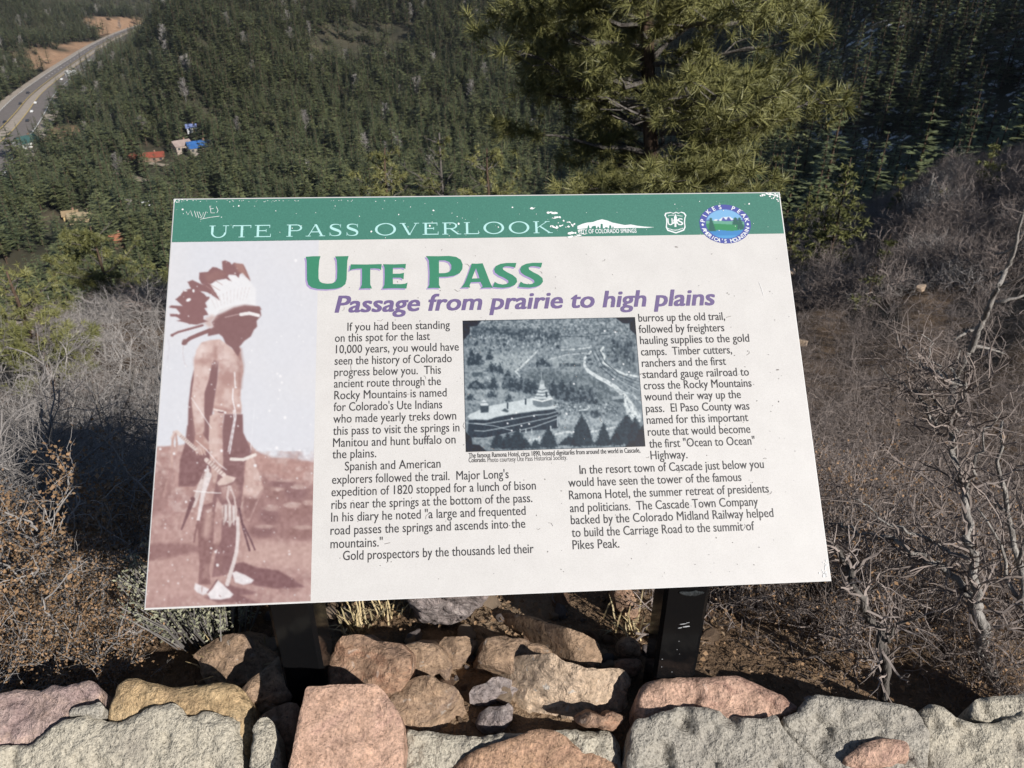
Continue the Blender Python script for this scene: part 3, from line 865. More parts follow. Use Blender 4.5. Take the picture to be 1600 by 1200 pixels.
LG, RGp = 'bare grey shrubs on the left slope', 'bare brown-grey shrubs on the right slope'
LL = 'leafless pale grey shrub in the thicket left of the sign'
RL = 'leafless brown-grey oak shrub in the thicket right of the sign'
CL = 'leafless grey shrub on the slope right behind the sign'
NL = 'low shrub with curled orange-brown dead leaves at the lower left'
WL = 'knee-high twiggy brush with a few dead leaves behind the wall at right'
protoL = [shrub('bare_shrub', *shrub_mesh(1.55, 200 + i, 7, 3, rad=.011, spread=.9, nchild=(3, 6)), M['twig'], LL, group=LG) for i in range(3)]
protoR = [shrub('bare_shrub', *shrub_mesh(1.6, 300 + i, 7, 3, rad=.0105, spread=1.0, up=.16, nchild=(3, 6)), M['twig_brown'], RL, group=RGp) for i in range(3)]
protoN = [shrub('leafy_shrub', *shrub_mesh(.62, 400 + i, 11, 3, leafp=.4, rad=.006, spread=1.0, up=.2, nchild=(3, 5)), M['twig'], NL, group='brown-leaved shrubs at the lower left') for i in range(2)]
protoW = [shrub('brush', *shrub_mesh(.66, 430 + i, 10, 3, leafp=.045, rad=.0055, spread=.9, up=.2, nchild=(3, 5)), M['twig_brown'], WL, group='low brush behind the wall at right') for i in range(2)]

def on_ground(az, r):
    x, y = math.sin(R(az)) * r, math.cos(R(az)) * r
    return (x, y, float(H(np.array([x]), np.array([y]))[0]) - .03)
used = set()
def put(protos, az, r, sc, label=None, group=None):
    i = rnd.randrange(len(protos)); p = protos[i]
    if p.name not in used:
        used.add(p.name); p.location = on_ground(az, r); p.rotation_euler = (0, 0, rnd.uniform(0, 6.28)); p.scale = (sc, sc, sc)
        if label: p['label'] = label
        if group: p['group'] = group
        return p
    return copy_tree(p, on_ground(az, r), rnd.uniform(0, 6.28), sc, label, group)
# left thicket, nearest first
for az, r in [(-46, 1.75), (-42, 1.62), (-38, 1.72), (-50, 1.6), (-49, 2.0), (-45, 2.1), (-40.5, 2.0), (-36.5, 2.05), (-47, 2.4), (-42.5, 2.4), (-38.5, 2.35), (-34.5, 2.35), (-52, 2.35), (-45, 2.8), (-40, 2.75), (-35.5, 2.7), (-49, 2.8), (-31.5, 2.75)]:
    put(protoN, az, r, rnd.uniform(.62, .9))
for az, r in [(-52, 1.25), (-49, 1.32), (-46, 1.25), (-43, 1.3), (-40, 1.28), (-37, 1.36), (-50, 1.45), (-45.5, 1.45), (-41.5, 1.45), (-37.5, 1.55), (-35, 1.45), (-54, 1.4)]:
    put(protoN, az, r, rnd.uniform(.34, .48))
for i in range(92):
    r = 3.2 * (21 / 3.2) ** ((i + .5) / 92) * rnd.uniform(.93, 1.07)
    az = -50 + ((i * 0.618034) % 1.0) * 33
    put(protoL, az, r, (.5 + .5 * min(1, r / 9)) * rnd.uniform(.8, 1.15))
for az, r in [(-49, 2.75), (-46.5, 3.1), (-44, 2.8), (-41.5, 3.2), (-39, 2.9), (-47.5, 3.5), (-43, 3.55), (-38, 3.4), (-36, 3.1)]:
    put(protoL, az, r, rnd.uniform(.62, .8))
# right thicket
for i in range(160):
    r = 3.4 * (26 / 3.4) ** ((i + .5) / 160) * rnd.uniform(.93, 1.07)
    az = 15 + ((i * 0.618034) % 1.0) * 36
    put(protoR, az, r, (.36 + .36 * min(1, r / 12)) * rnd.uniform(.8, 1.2))
for i in range(60):
    az = 15 + ((i * 0.618034) % 1.0) * 35
    r = 1.75 + 2.6 * ((i * .7548) % 1.0)
    put(protoW, az, r, rnd.uniform(.6, .95) * (.85 + .1 * r))
for i in range(44):
    put(protoW, 13.5 + ((i * 0.618034) % 1.0) * 20, 1.22 + .75 * ((i * .7548) % 1.0), rnd.uniform(.42, .66))
for i in range(64):
    q_ = (i * .7548) % 1.0
    put(protoW, 14 + ((i * 0.618034) % 1.0) * 34, 1.27 + 1.1 * q_, (.34 + .36 * q_) * rnd.uniform(.85, 1.15))
# slope straight behind the sign
for i in range(34):
    r = 4.2 * (24 / 4.2) ** ((i + .5) / 34)
    az = -20 + ((i * 0.618034) % 1.0) * 36
    put(protoL if i % 2 else protoR, az, r, (.55 + .35 * min(1, r / 9)) * rnd.uniform(.8, 1.1), CL, 'bare shrubs straight behind the sign')
for az, r, s in [(-6, 3.3, .7), (2, 3.2, .75), (8, 3.1, .8), (12, 2.75, .8), (-12, 3.5, .7), (5, 3.8, .8), (14, 3.3, .9)]:
    put(protoW, az, r, s, 'knee-high dry brush among the rocks under the sign', 'dry brush among the rocks')
# farther scrub reads as one mass
n_ = 8500
rr_ = np.sqrt(rng.uniform(20 ** 2, 78 ** 2, n_)); aa_ = rng.uniform(-52, 54, n_)
kp = ~((aa_ < 8) & (rr_ > 40)) | (rng.uniform(0, 1, n_) < .15)
kp &= ~((aa_ < -17) & (rr_ < 21)) & ~((aa_ > 12) & (rr_ < 23)) 
rr_, aa_ = rr_[kp], aa_[kp]
X_, Y_ = np.sin(np.radians(aa_)) * rr_, np.cos(np.radians(aa_)) * rr_
P_ = np.stack([X_, Y_, H(X_, Y_) - .05], 1)
farP = []
for i in range(3):
    mb, _ = shrub_mesh(1.7, 500 + i, 8, 3, rad=.022, spread=.8, nchild=(3, 5))
    farP.append(mb.build('bare_shrub', M['twig_brown'] if i else M['twig']))
fl = [(-24, 21.5), (24, 27), (33, 24.5)]
for p, (a, r) in zip(farP, fl):
    p.location = on_ground(a, r); tag(p, LL if a < 0 else RL, 'shrub', LG if a < 0 else RGp)
scatter('scrub_thicket', P_, rng.uniform(0, 6.28, len(P_)), rng.uniform(.5, 1.1, len(P_)), np.where(aa_ < -10, rng.choice(3, len(P_), p=[.7, .15, .15]), rng.choice(3, len(P_), p=[.2, .4, .4])), farP,
        'far thicket of bare grey-brown oak scrub spread over the upper slopes')

# the big bare oaks at right, limbs as they stand
def limbed(name, base_px, limbs, label, seed, mat, twl=.20, tw_n=2, depth=None, twig_mat=None):
    r = np.random.default_rng(seed)
    g = ground_at(*base_px)
    dist = depth or math.hypot(g[0], g[1]); az = math.atan2(g[0], g[1])
    root = empty(name, Vector(g)); tag(root, label, 'shrub')
    trunk, tw = MB(), MB(); rf = min(1.0, dist / 2.8); twl = twl * rf
    for pts, r0, r1 in limbs:
        r0, r1 = r0 * rf, r1 * rf
        Q = []
        off = 0
        for i, (u, v) in enumerate(pts):
            d = ray(u, v)
            # the upright plane through the foot, square to the line of sight
            nx, ny = math.sin(az), math.cos(az)
            t = dist / (d[0] * nx + d[1] * ny)
            t *= 1 + off; off += r.normal(0, .012)
            Q.append(np.array([0, 0, CAM_H]) + d * t)
        Q = smooth_line(np.array(Q) - g, 3)
        Q = Q + r.normal(0, .004, Q.shape)
        if pts[0] == base_px: Q[0] += np.array([0, 0, -.1])
        rad = np.linspace(r0, r1, len(Q))
        trunk.tube(Q, rad, 7, 0)
        for i in range(2, len(Q), 1):
            if rf < 1 and r.uniform() > .75: continue
            for _ in range(tw_n if rad[i] < .016 else 1):
                ax = r.normal(0, 1, 3); dd = Q[i] - Q[i - 1]; dd /= np.linalg.norm(dd) + 1e-9
                grow(tw, Q[i], dd * .6 + ax * .6 + np.array([0, 0, .15]), twl * r.uniform(.4, 1.2), min(.0026, rad[i] * .55), 1, r, nchild=(1, 4))
    trunk.build('limbs', mat, root, smooth=True)
    tw.build('twigs', twig_mat or M['twig_brown'], root)
    return root
limbed('scrub_oak', (1555, 1075), [
    ([(1555, 1075), (1546, 1045), (1532, 1018), (1540, 982), (1528, 955), (1514, 934), (1506, 915)], .026, .019),
    ([(1529, 958), (1530, 935), (1525, 889), (1519, 860), (1514, 825), (1506, 772), (1503, 753)], .017, .012),
    ([(1503, 753), (1494, 715), (1488, 684), (1487, 658), (1495, 640), (1504, 620), (1501, 601), (1485, 594), (1466, 586), (1445, 574), (1428, 563), (1412, 546), (1400, 529)], .012, .0022),
    ([(1488, 690), (1475, 676), (1463, 662), (1452, 650), (1446, 633), (1428, 612), (1412, 601), (1392, 590), (1374, 576)], .008, .002),
    ([(1487, 660), (1472, 640), (1463, 622), (1455, 608), (1444, 595), (1432, 587), (1419, 582)], .0055, .002),
    ([(1501, 603), (1494, 590), (1490, 576), (1493, 552)], .005, .002),
    ([(1485, 594), (1468, 578), (1463, 562), (1455, 535), (1443, 519)], .0045, .0018),
    ([(1506, 915), (1480, 892), (1460, 882), (1442, 874), (1418, 858), (1397, 844), (1375, 840), (1345, 829), (1319, 821), (1296, 818)], .014, .004),
    ([(1510, 880), (1487, 866), (1457, 847), (1420, 832), (1382, 817), (1355, 796), (1330, 776)], .009, .0025),
    ([(1506, 772), (1520, 740), (1528, 700), (1545, 660), (1560, 640)], .007, .002)],
    'big bare scrub oak with forked pale limbs at the lower right', 1, M['deadwood'])
limbed('scrub_oak', (1382, 1095), [
    ([(1382, 1095), (1384, 1050), (1379, 1001), (1360, 967), (1345, 937), (1330, 900), (1320, 878), (1311, 859), (1292, 844)], .020, .008),
    ([(1379, 1001), (1395, 985), (1420, 970), (1450, 962)], .008, .0025),
    ([(1345, 937), (1362, 920), (1372, 912)], .006, .002),
    ([(1384, 1050), (1360, 1030), (1330, 1022), (1305, 1018)], .006, .002)],
    'crooked bare oak stem between the red wall stone and the big scrub oak', 2, M['bark_grey'], depth=None)
limbed('scrub_oak', (1486, 640), [
    ([(1486, 640), (1492, 592), (1504, 567), (1517, 548), (1524, 530), (1530, 513), (1538, 496), (1545, 481), (1552, 463), (1561, 446), (1571, 424), (1580, 405), (1587, 386), (1592, 355), (1603, 320)], .052, .014),
    ([(1530, 513), (1515, 517), (1500, 525), (1490, 532)], .03, .008), ([(1561, 446), (1580, 440), (1605, 428)], .03, .015), ([(1550, 474), (1570, 470), (1600, 462)], .03, .012),
    ([(1571, 424), (1556, 430), (1542, 440)], .025, .008), ([(1522, 540), (1545, 545), (1570, 552)], .025, .008), ([(1587, 386), (1570, 395), (1555, 398)], .022, .008), ([(1590, 370), (1605, 360), (1625, 340)], .022, .01)],
    'leaning dead oak trunk with stubby side branches near the right edge', 3, M['deadwood'], twl=.5, tw_n=2)
limbed('scrub_oak', (1640, 1080), [
    ([(1640, 1080), (1622, 1010), (1600, 940), (1592, 880), (1575, 800), (1560, 720), (1566, 660)], .02, .004),
    ([(1600, 940), (1570, 900), (1556, 850), (1530, 800)], .009, .003), ([(1592, 880), (1620, 800), (1640, 720)], .009, .003), ([(1575, 800), (1545, 780), (1520, 756)], .006, .002)],
    'slender bare oak leaning in from the right edge of the photo', 4, M['deadwood'])
limbed('scrub_oak', (40, 800), [
    ([(40, 800), (60, 760), (75, 715), (92, 680), (112, 640), (120, 600)], .02, .004), ([(60, 760), (30, 710), (12, 660), (0, 620)], .012, .003),
    ([(75, 715), (110, 700), (150, 690), (180, 670)], .01, .003), ([(92, 680), (70, 640), (62, 600)], .008, .003), ([(40, 800), (90, 770), (140, 755), (190, 750)], .011, .003)],
    'pale bare oak spreading low at the left edge above the brown shrubs', 6, M['deadwood'])
limbed('scrub_oak', (210, 755), [
    ([(210, 755), (200, 700), (190, 660), (205, 610), (212, 570)], .03, .006), ([(200, 700), (165, 660), (150, 620), (140, 590)], .014, .004), ([(190, 660), (225, 630), (240, 600)], .012, .004)],
    'dark-stemmed bare oak standing close to the left edge of the sign', 7, M['bark_grey'])

# sage clump, grass, fallen leaves
def sage(loc, h, w, nst, seed, label):
    r = np.random.default_rng(seed); st = MB(); lf = []
    for i in range(nst):
        ph = r.uniform(0, 6.28); q = r.uniform(.05, 1) ** .6
        b = np.array([math.cos(ph) * q * w * .25, math.sin(ph) * q * w * .25, -.03])
        e = np.array([math.cos(ph) * q * w * .55, math.sin(ph) * q * w * .55, h * (1.05 - .35 * q * q) * r.uniform(.75, 1.05)])
        m = (b + e) / 2 + np.array([0, 0, .03]) + r.normal(0, .012, 3)
        st.tube(np.array([b, m, e]), [.0017, .0014, .001], 3)
        for t in np.linspace(.3, 1, 24):
            c = b * (1 - t) ** 2 + 2 * m * t * (1 - t) + e * t * t
            a = r.normal(0, 1, 3) + np.array([0, 0, .9]); a /= np.linalg.norm(a)
            bb = np.cross(a, r.normal(0, 1, 3)); bb /= np.linalg.norm(bb) + 1e-9
            s = r.uniform(.006, .012)
            lf.append(np.array([c, c + a * s * .6 + bb * .0019, c + a * s, c + a * s * .6 - bb * .0019]))
    root = empty('sage_bush', loc); tag(root, label, 'shrub')
    st.build('stems', M['twig'], root)
    mb = MB(); V = np.concatenate(lf); mb.add(V, np.arange(len(V)).reshape(-1, 4)); mb.build('leaves', M['sage'], root)
g = ground_at(298, 1052); sage(Vector(g) + Vector((0, .12, 0)), .22, .28, 200, 1, 'grey-green sage bush below the left corner of the sign')
g = ground_at(352, 1000); sage(Vector(g) + Vector((0, .15, 0)), .18, .22, 110, 2, 'smaller dull sage bush just right of the larger one')
def tuft(loc, h, nb, seed, label):
    r = np.random.default_rng(seed); mb = MB()
    for i in range(nb):
        ph = r.uniform(0, 6.28); q = r.uniform(.1, .9); w = .0016
        b = np.array([r.normal(0, .02), r.normal(0, .02), -.01]); e = b + np.array([math.cos(ph) * q * h, math.sin(ph) * q * h, h * r.uniform(.5, 1)])
        m = (b + e) / 2 + [0, 0, .2 * h]; s = np.array([-math.sin(ph), math.cos(ph), 0]) * w
        mb.add([b - s, b + s, m + s, m - s, e], [(0, 1, 2, 3), (3, 2, 4)])
    o = mb.build('grass_tuft', M['grass']); o.location = loc; tag(o, label, 'grass')
for i, (u, v, lb_) in enumerate([(372, 1040, 'thin dry grass tuft on the sandy ledge beside the sage'), (560, 985, 'dry grass tuft at the top of the rust-stained rock'), (980, 985, 'dry grass tuft beside the right post'), (610, 958, 'dry grass tuft left of the dark boulder under the sign')]):
    tuft(Vector(ground_at(u, v)), .075, 40, i, lb_)
r_ = np.random.default_rng(77); lv = []; N_ = 18000
for i in range(N_):
    rr = 1.0 * (6.5 / 1.0) ** r_.uniform(); az = R(r_.uniform(-52, 52))
    x, y = math.sin(az) * rr, math.cos(az) * rr
    lv.append((x, y))
lv = np.array(lv); zl = H(lv[:, 0], lv[:, 1]) + .008
a = r_.normal(0, 1, (N_, 3)); a[:, 2] *= .35; a /= np.linalg.norm(a, axis=1, keepdims=True)
b_ = np.cross(a, np.array([0, 0, 1.0]) + r_.normal(0, .35, (N_, 3))); b_ /= np.linalg.norm(b_, axis=1, keepdims=True)
s = r_.uniform(.002, .0046, (N_, 1)); c = np.concatenate([lv, zl[:, None]], 1)
V = np.stack([c - a * s * 1.4, c + b_ * s * .8 + [0, 0, .004], c + a * s * 1.4, c - b_ * s * .8], 1).reshape(-1, 3)
mb = MB(); mb.add(V, np.arange(len(V)).reshape(-1, 4)); tag(mb.build('leaf_litter', M['litter']), 'fallen brown oak leaves scattered over the ground', 'leaves', kind='stuff')
# ---------------------------------------------------------------- stones: a traced face with rounded, broken edges and a real body behind it
def seg_dist(P, L):
    d = np.full(len(P), 1e9)
    Q = np.concatenate([L, L[:1]])
    for a, b in zip(Q[:-1], Q[1:]):
        e = b - a
        t = np.clip(((P - a) @ e) / (e @ e + 1e-12), 0, 1)
        d = np.minimum(d, np.linalg.norm(P - a - t[:, None] * e, axis=1))
    return d

def inside(P, L):
    x, y = P[:, 0], P[:, 1]; c = np.zeros(len(P), bool)
    for (x0, y0), (x1, y1) in zip(L, np.roll(L, -1, 0)):
        if y0 == y1: continue
        m = ((y0 > y) != (y1 > y)) & (x < (x1 - x0) * (y - y0) / (y1 - y0) + x0)
        c ^= m
    return c

def stone_mesh(outline, point, normal, ext, sp=.0038, rnd_r=.012, rough=.004, big=.006, seed=0, jag=.0022, facets=None, lumps=0.0, chisel=0.0):
    nrm = np.asarray(normal, float); nrm /= np.linalg.norm(nrm); point = np.asarray(point, float)
    ux = np.cross([0, 0, 1.0], nrm) * 1.0; ux /= np.linalg.norm(ux); uy = np.cross(nrm, ux)
    W = []
    for u, v in outline:
        d = ray(u, v); t = ((point - [0, 0, CAM_H]) @ nrm) / (d @ nrm)
        W.append(np.array([0, 0, CAM_H]) + d * t)
    W = np.array(W)
    L2 = np.stack([(W - point) @ ux, (W - point) @ uy], 1)
    area = 0.5 * np.sum(L2[:, 0] * np.roll(L2[:, 1], -1) - np.roll(L2[:, 0], -1) * L2[:, 1])
    if area < 0: L2 = L2[::-1]
    # resample the edge and break it up
    B = []
    for a, b in zip(L2, np.roll(L2, -1, 0)):
        n_ = max(1, int(np.linalg.norm(b - a) / sp))
        for t in np.linspace(0, 1, n_, endpoint=False): B.append(a + (b - a) * t)
    B = np.array(B)
    J = np.stack([fbm(B, 60, 3, seed + 1), fbm(B, 60, 3, seed + 2)], 1) * jag + np.stack([fbm(B, 16, 2, seed + 3), fbm(B, 16, 2, seed + 4)], 1) * jag * 1.6
    B = (B + np.roll(B, 1, 0) + np.roll(B, -1, 0)) / 3 + J
    lo, hi = B.min(0), B.max(0)
    gx, gy = np.meshgrid(np.arange(lo[0], hi[0], sp), np.arange(lo[1], hi[1], sp))
    G = np.stack([gx.ravel(), gy.ravel()], 1); G = G + np.random.default_rng(seed).uniform(-.3, .3, G.shape) * sp
    G = G[inside(G, B)]; G = G[seg_dist(G, B) > sp * .55]
    P2 = np.concatenate([B, G]); nb = len(B)
    vs_, _, fs, _, _, _ = delaunay_2d_cdt([Vector(p) for p in P2], [(i, (i + 1) % nb) for i in range(nb)], [list(range(nb))], 1, 1e-6)
    V2 = np.array([tuple(v) for v in vs_])
    d = seg_dist(V2, B)
    rg_ = 1 - 2 * np.abs(fbm(point + V2[:, :1] * ux + V2[:, 1:] * uy, 11, 3, seed + 15))
    dd = np.clip(d / rnd_r, 0, 1)
    h = -rnd_r * .8 * (1 - np.sqrt(np.clip(1 - (1 - dd) ** 2, 0, 1)))
    W3 = point + V2[:, :1] * ux + V2[:, 1:] * uy
    h = h + fbm(W3, 14, 3, seed + 7) * big + fbm(W3, 75, 3, seed + 8, .6) * rough + fbm(W3, 210, 2, seed + 21) * rough * .45
    h = h - np.maximum(0, rg_ - .72) * big * 2.6
    if chisel:
        q_ = np.random.default_rng(seed + 500); ext_ = float(np.linalg.norm(B.max(0) - B.min(0)))
        pl = []
        for k in range(7):
            an = q_.uniform(0, 6.28); gmag = q_.uniform(.35, 1.0) * chisel; c0_ = B.mean(0) + q_.normal(0, .12, 2) * ext_
            pl.append((V2 - c0_) @ np.array([math.cos(an), math.sin(an)]) * gmag + q_.uniform(0, .05) * ext_)
        h = h + np.clip(np.min(pl, 0), -.16 * ext_, .03)
    if lumps: h = h + np.minimum(0, fbm(W3 * np.array([1, .6, 1]), 26, 3, seed + 9) + .12) * lumps
    if facets is not None:
        for (cu, cv), (su, sv), k in facets:        # a crease: surface drops away beyond a line
            q = []
            for u, v in ((cu, cv), (su, sv)):
                dr = ray(u, v); t = ((point - [0, 0, CAM_H]) @ nrm) / (dr @ nrm); w = np.array([0, 0, CAM_H]) + dr * t
                q.append([(w - point) @ ux, (w - point) @ uy])
            q = np.array(q); e = q[1] - q[0]; e /= np.linalg.norm(e); nn = np.array([e[1], -e[0]])
            s = (V2 - q[0]) @ nn
            h = h - np.maximum(0, s) * k
    V = W3 + h[:, None] * nrm
    F = np.array([f for f in fs if len(f) == 3])
    mb = MB(); mb.add(V, F)
    # the body behind: rings from the edge
    ext = np.asarray(ext, float); ring0 = V[:nb] if np.allclose(V2[:nb], B, atol=1e-5) else None
    if ring0 is None:
        idx = [int(np.argmin(np.sum((V2 - b) ** 2, 1))) for b in B]; ring0 = V[idx]
    rings = [ring0]; c = ring0.mean(0)
    for k, t in enumerate((.12, .3, .55, .8, 1.0)):
        rg = ring0 + ext * t
        sw = 1 + .06 * math.sin(t * math.pi) - (.18 * max(0, t - .6) / .4)
        cc = c + ext * t
        rg = cc + (rg - cc) * sw
        rg = rg + (fbm(rg, 22, 3, seed + 11)[:, None] * .010 * min(1, t * 3)) * (rg - cc) / (np.linalg.norm(rg - cc, axis=1, keepdims=True) + 1e-9)
        rings.append(rg)
    A_ = np.concatenate(rings); i = np.arange(len(rings) - 1)[:, None] * nb; j = np.arange(nb)[None]; j2 = (j + 1) % nb
    mb.add(A_, np.stack([i + j, i + nb + j, i + nb + j2, i + j2], -1).reshape(-1, 4))
    mb.f.append(('l', [tuple(mb.n - nb + q for q in range(nb))], 0))
    return mb

def conv(ox, oy, sc, pts): return [(ox + x / sc, oy + y / sc) for x, y in pts]

# ---- the low rubble wall in front of the sign
wall = empty('stone_wall', (0, .62, 0)); tag(wall, 'low rubble stone wall capped with pink, tan and red stones in rough mortar', 'wall')
WINV = Vector((0, -.62, 0))
WP, WN = np.array([0, .735, .52]), np.array([0.03, -.62, .785])
WNn = WN / np.linalg.norm(WN)
def wall_stone(name, outline, mat, lift=0.0, ext=(0, .06, -.26), label=None, **kw):
    o = stone_mesh(outline, WP + WNn * lift, kw.pop('normal', WN), ext, **kw).build(name, M[mat], wall, smooth=True)
    o.location = WINV
    if label: o['label'] = label
    return o
wall_stone('cap_stone', [(-60, 1092), (0, 1083), (22, 1077), (45, 1078), (60, 1079), (72, 1071), (84, 1071), (92, 1075), (120, 1066), (134, 1064), (145, 1072), (149, 1095), (148, 1110), (128, 1130), (100, 1150), (60, 1185), (-60, 1215)], 'rock_purple', -.006, seed=1, chisel=0.12, rnd_r=.012, big=.008, rough=.003, label='purplish pink cap stone at the left end')
wall_stone('cap_stone', [(160, 1124), (164, 1100), (178, 1070), (190, 1060), (206, 1059), (225, 1066), (262, 1075), (300, 1070), (340, 1066), (362, 1069), (378, 1082), (388, 1105), (391, 1135), (391, 1160), (382, 1195), (370, 1230), (200, 1215), (170, 1150)], 'rock_tan', -.004, seed=2, rnd_r=.022, big=.006, rough=.0025, jag=.001, label='rounded ochre tan cap stone')
wall_stone('mortar_bed', [(-60, 1178), (0, 1168), (42, 1163), (52, 1152), (85, 1130), (104, 1122), (128, 1117), (150, 1124), (180, 1127), (195, 1124), (225, 1108), (240, 1102), (262, 1099), (276, 1103), (292, 1118), (300, 1119), (318, 1111), (330, 1113), (340, 1117), (352, 1117), (366, 1122), (369, 1140), (372, 1175), (382, 1240), (-60, 1290)], 'mortar', .012, seed=3, rnd_r=.011, big=.006, rough=.0045, jag=.003, lumps=.028)
wall_stone('mortar_bed', [(104, 1118), (112, 1108), (126, 1104), (142, 1103), (150, 1097), (158, 1101), (160, 1116), (150, 1124), (128, 1120), (112, 1122)], 'mortar_dim', .004, seed=4, sp=.0035, rnd_r=.007, rough=.006, jag=.004, lumps=.02)
wall_stone('mortar_bed', [(394, 1132), (402, 1127), (412, 1119), (420, 1122), (432, 1140), (434, 1172), (440, 1190), (432, 1240), (384, 1240), (390, 1180)], 'mortar', .034, seed=5, sp=.004, rnd_r=.010, rough=.005, jag=.003, lumps=.028)
wall_stone('cap_stone', [(486, 1067), (520, 1066), (588, 1068), (602, 1083), (618, 1106), (630, 1132), (631, 1165), (632, 1235), (450, 1235), (462, 1180), (474, 1120)], 'rock_pink', .034, (-.012, .085, -.20), seed=6, chisel=0.1, sp=.004, rnd_r=.006, big=.004, rough=.0025, jag=.0012, facets=[((589, 1068), (600, 1200), -.42)], normal=(.06, -.70, .71), label='upright square-cut pink stone in front of the left post')
wall_stone('mortar_bed', [(632, 1140), (660, 1143), (700, 1148), (750, 1150), (800, 1146), (850, 1143), (900, 1140), (955, 1143), (975, 1165), (975, 1240), (628, 1240)], 'mortar', -.004, (0, .03, -.2), seed=7, rnd_r=.012, rough=.004, jag=.003, lumps=.028)
wall_stone('cap_stone', [(690, 1212), (720, 1186), (748, 1170), (790, 1156), (812, 1150), (832, 1141), (850, 1138), (868, 1141), (885, 1150), (905, 1166), (925, 1177), (950, 1182), (972, 1192), (976, 1215), (960, 1245), (690, 1245)], 'rock_brown', .014, seed=8, chisel=0.16, sp=.004, rnd_r=.010, big=.006, rough=.003, jag=.0018, lumps=.008, label='flat brown pitted stone at the bottom centre')
wall_stone('cap_stone', [(998, 1100), (1001, 1080), (1012, 1068), (1040, 1061), (1070, 1058), (1100, 1058), (1140, 1056), (1158, 1054), (1176, 1061), (1205, 1075), (1235, 1090), (1256, 1106), (1250, 1116), (1215, 1127), (1190, 1140), (1100, 1140), (1020, 1140), (1000, 1125)], 'rock_red', .006, seed=9, chisel=0.22, sp=.004, rnd_r=.014, big=.009, rough=.004, jag=.0015, lumps=.010, label='dark red to pink cap stone before the right post')
wall_stone('mortar_bed', [(980, 1250), (981, 1190), (986, 1140), (994, 1126), (1010, 1124), (1032, 1114), (1055, 1107), (1080, 1105), (1105, 1108), (1130, 1115), (1160, 1119), (1195, 1122), (1218, 1120), (1226, 1138), (1246, 1160), (1290, 1195), (1300, 1260)], 'mortar_dim', .024, (-.01, .03, -.22), seed=10, rnd_r=.009, big=.007, rough=.0045, jag=.002, lumps=.034)
wall_stone('mortar_bed', [(1222, 1122), (1250, 1112), (1262, 1094), (1280, 1085), (1300, 1088), (1330, 1093), (1370, 1095), (1400, 1099), (1425, 1106), (1440, 1112), (1448, 1128), (1455, 1150), (1450, 1200), (1440, 1260), (1300, 1262), (1296, 1200), (1248, 1163), (1230, 1142)], 'mortar_dim', .016, seed=11, rnd_r=.010, big=.009, rough=.0045, jag=.002, lumps=.034)
wall_stone('mortar_bed', [(1444, 1128), (1448, 1108), (1460, 1101), (1474, 1104), (1500, 1120), (1530, 1130), (1560, 1129), (1600, 1112), (1680, 1100), (1700, 1270), (1440, 1265), (1452, 1190)], 'mortar', .010, seed=12, rnd_r=.010, big=.008, rough=.0045, jag=.002, lumps=.03)
wall_stone('mortar_bed', [(1522, 1112), (1524, 1098), (1545, 1090), (1575, 1086), (1600, 1084), (1680, 1078), (1690, 1140), (1600, 1140), (1550, 1132), (1530, 1124)], 'mortar', .002, seed=13, rnd_r=.012, rough=.0045, jag=.002, lumps=.028)
wall_stone('inset_stone', [(1320, 1186), (1335, 1175), (1350, 1164), (1375, 1157), (1400, 1154), (1424, 1155), (1430, 1170), (1428, 1190), (1400, 1198), (1350, 1202), (1330, 1196)], 'rock_pink', .034, seed=14, chisel=0.2, sp=.004, rnd_r=.010, big=.003, rough=.003, jag=.0012, label='small pink stone set in the mortar at right')
# wall body below the cap: rough courses, seen only from above and from the side
mb = MB(); n_ = NT('rubble_core')
v_ = n_.voro(7.0); n_.color(n_.ramp(v_.outputs['Color'], [(0.2, (0.28, 0.19, 0.14)), (0.6, (0.38, 0.30, 0.22)), (0.9, (0.33, 0.22, 0.19))])); n_.bump(v_.outputs['Distance'], 1.0, .03)
xs = np.linspace(-2.6, 2.6, 131); prof = [(.80, 0.0 - .5), (.80, .36), (.78, .40), (.60, .395), (.40, .385), (.375, .36), (.36, 0.0)]
V = []
for x in xs:
    for (y, z) in prof: V.append((x, y, z))
V = np.array(V); q = fbm(V, 7, 3, 91); V[:, 1] += q * .02 * np.where(V[:, 1] < .5, 1, .4); V[:, 2] += np.where(V[:, 2] > .3, fbm(V, 9, 2, 92) * .014, 0)
np_ = len(prof); i = np.arange(len(xs) - 1)[:, None] * np_; j = np.arange(np_ - 1)[None]
mb.add(V, np.stack([i + j, i + j + 1, i + np_ + j + 1, i + np_ + j], -1).reshape(-1, 4))
mb.f.append(('l', [tuple(range(np_))[::-1], tuple(len(V) - np_ + k for k in range(np_))], 0))
o = mb.build('rubble_core', n_.m, wall, smooth=True); o.location = WINV

# ---- loose rocks on the ground behind the wall
def rock(outline, mat, label, normal, ext, dist=None, up=0.0, anchor=None, **kw):
    if dist is None:
        cc = np.mean(outline, 0); outline = [tuple(cc + (np.array(p) - cc) * 1.13) for p in outline]
    a = anchor or (np.mean([p[0] for p in outline]), max(p[1] for p in outline))
    g = ground_at(*a) if dist is None else on_line(*a, dist)
    g = g + np.array([0, 0, up + (.035 if dist is None else 0)])
    kw.setdefault('sp', .009); kw.setdefault('rnd_r', .012); kw.setdefault('big', .014); kw.setdefault('rough', .007); kw.setdefault('jag', .006); kw.setdefault('chisel', .5); kw.setdefault('seed', int(outline[0][0] * 7) % 997)
    m = stone_mesh(outline, g, normal, ext, **kw)
    c = np.concatenate(m.v); b = np.array([c[:, 0].mean(), c[:, 1].mean(), c[:, 2].min()])
    m.v = [x - b for x in m.v]
    o = m.build('rock', M[mat], smooth=True); o.location = b
    return tag(o, label, 'rock')
c5 = lambda *p: conv(760, 900, 4.0, p)
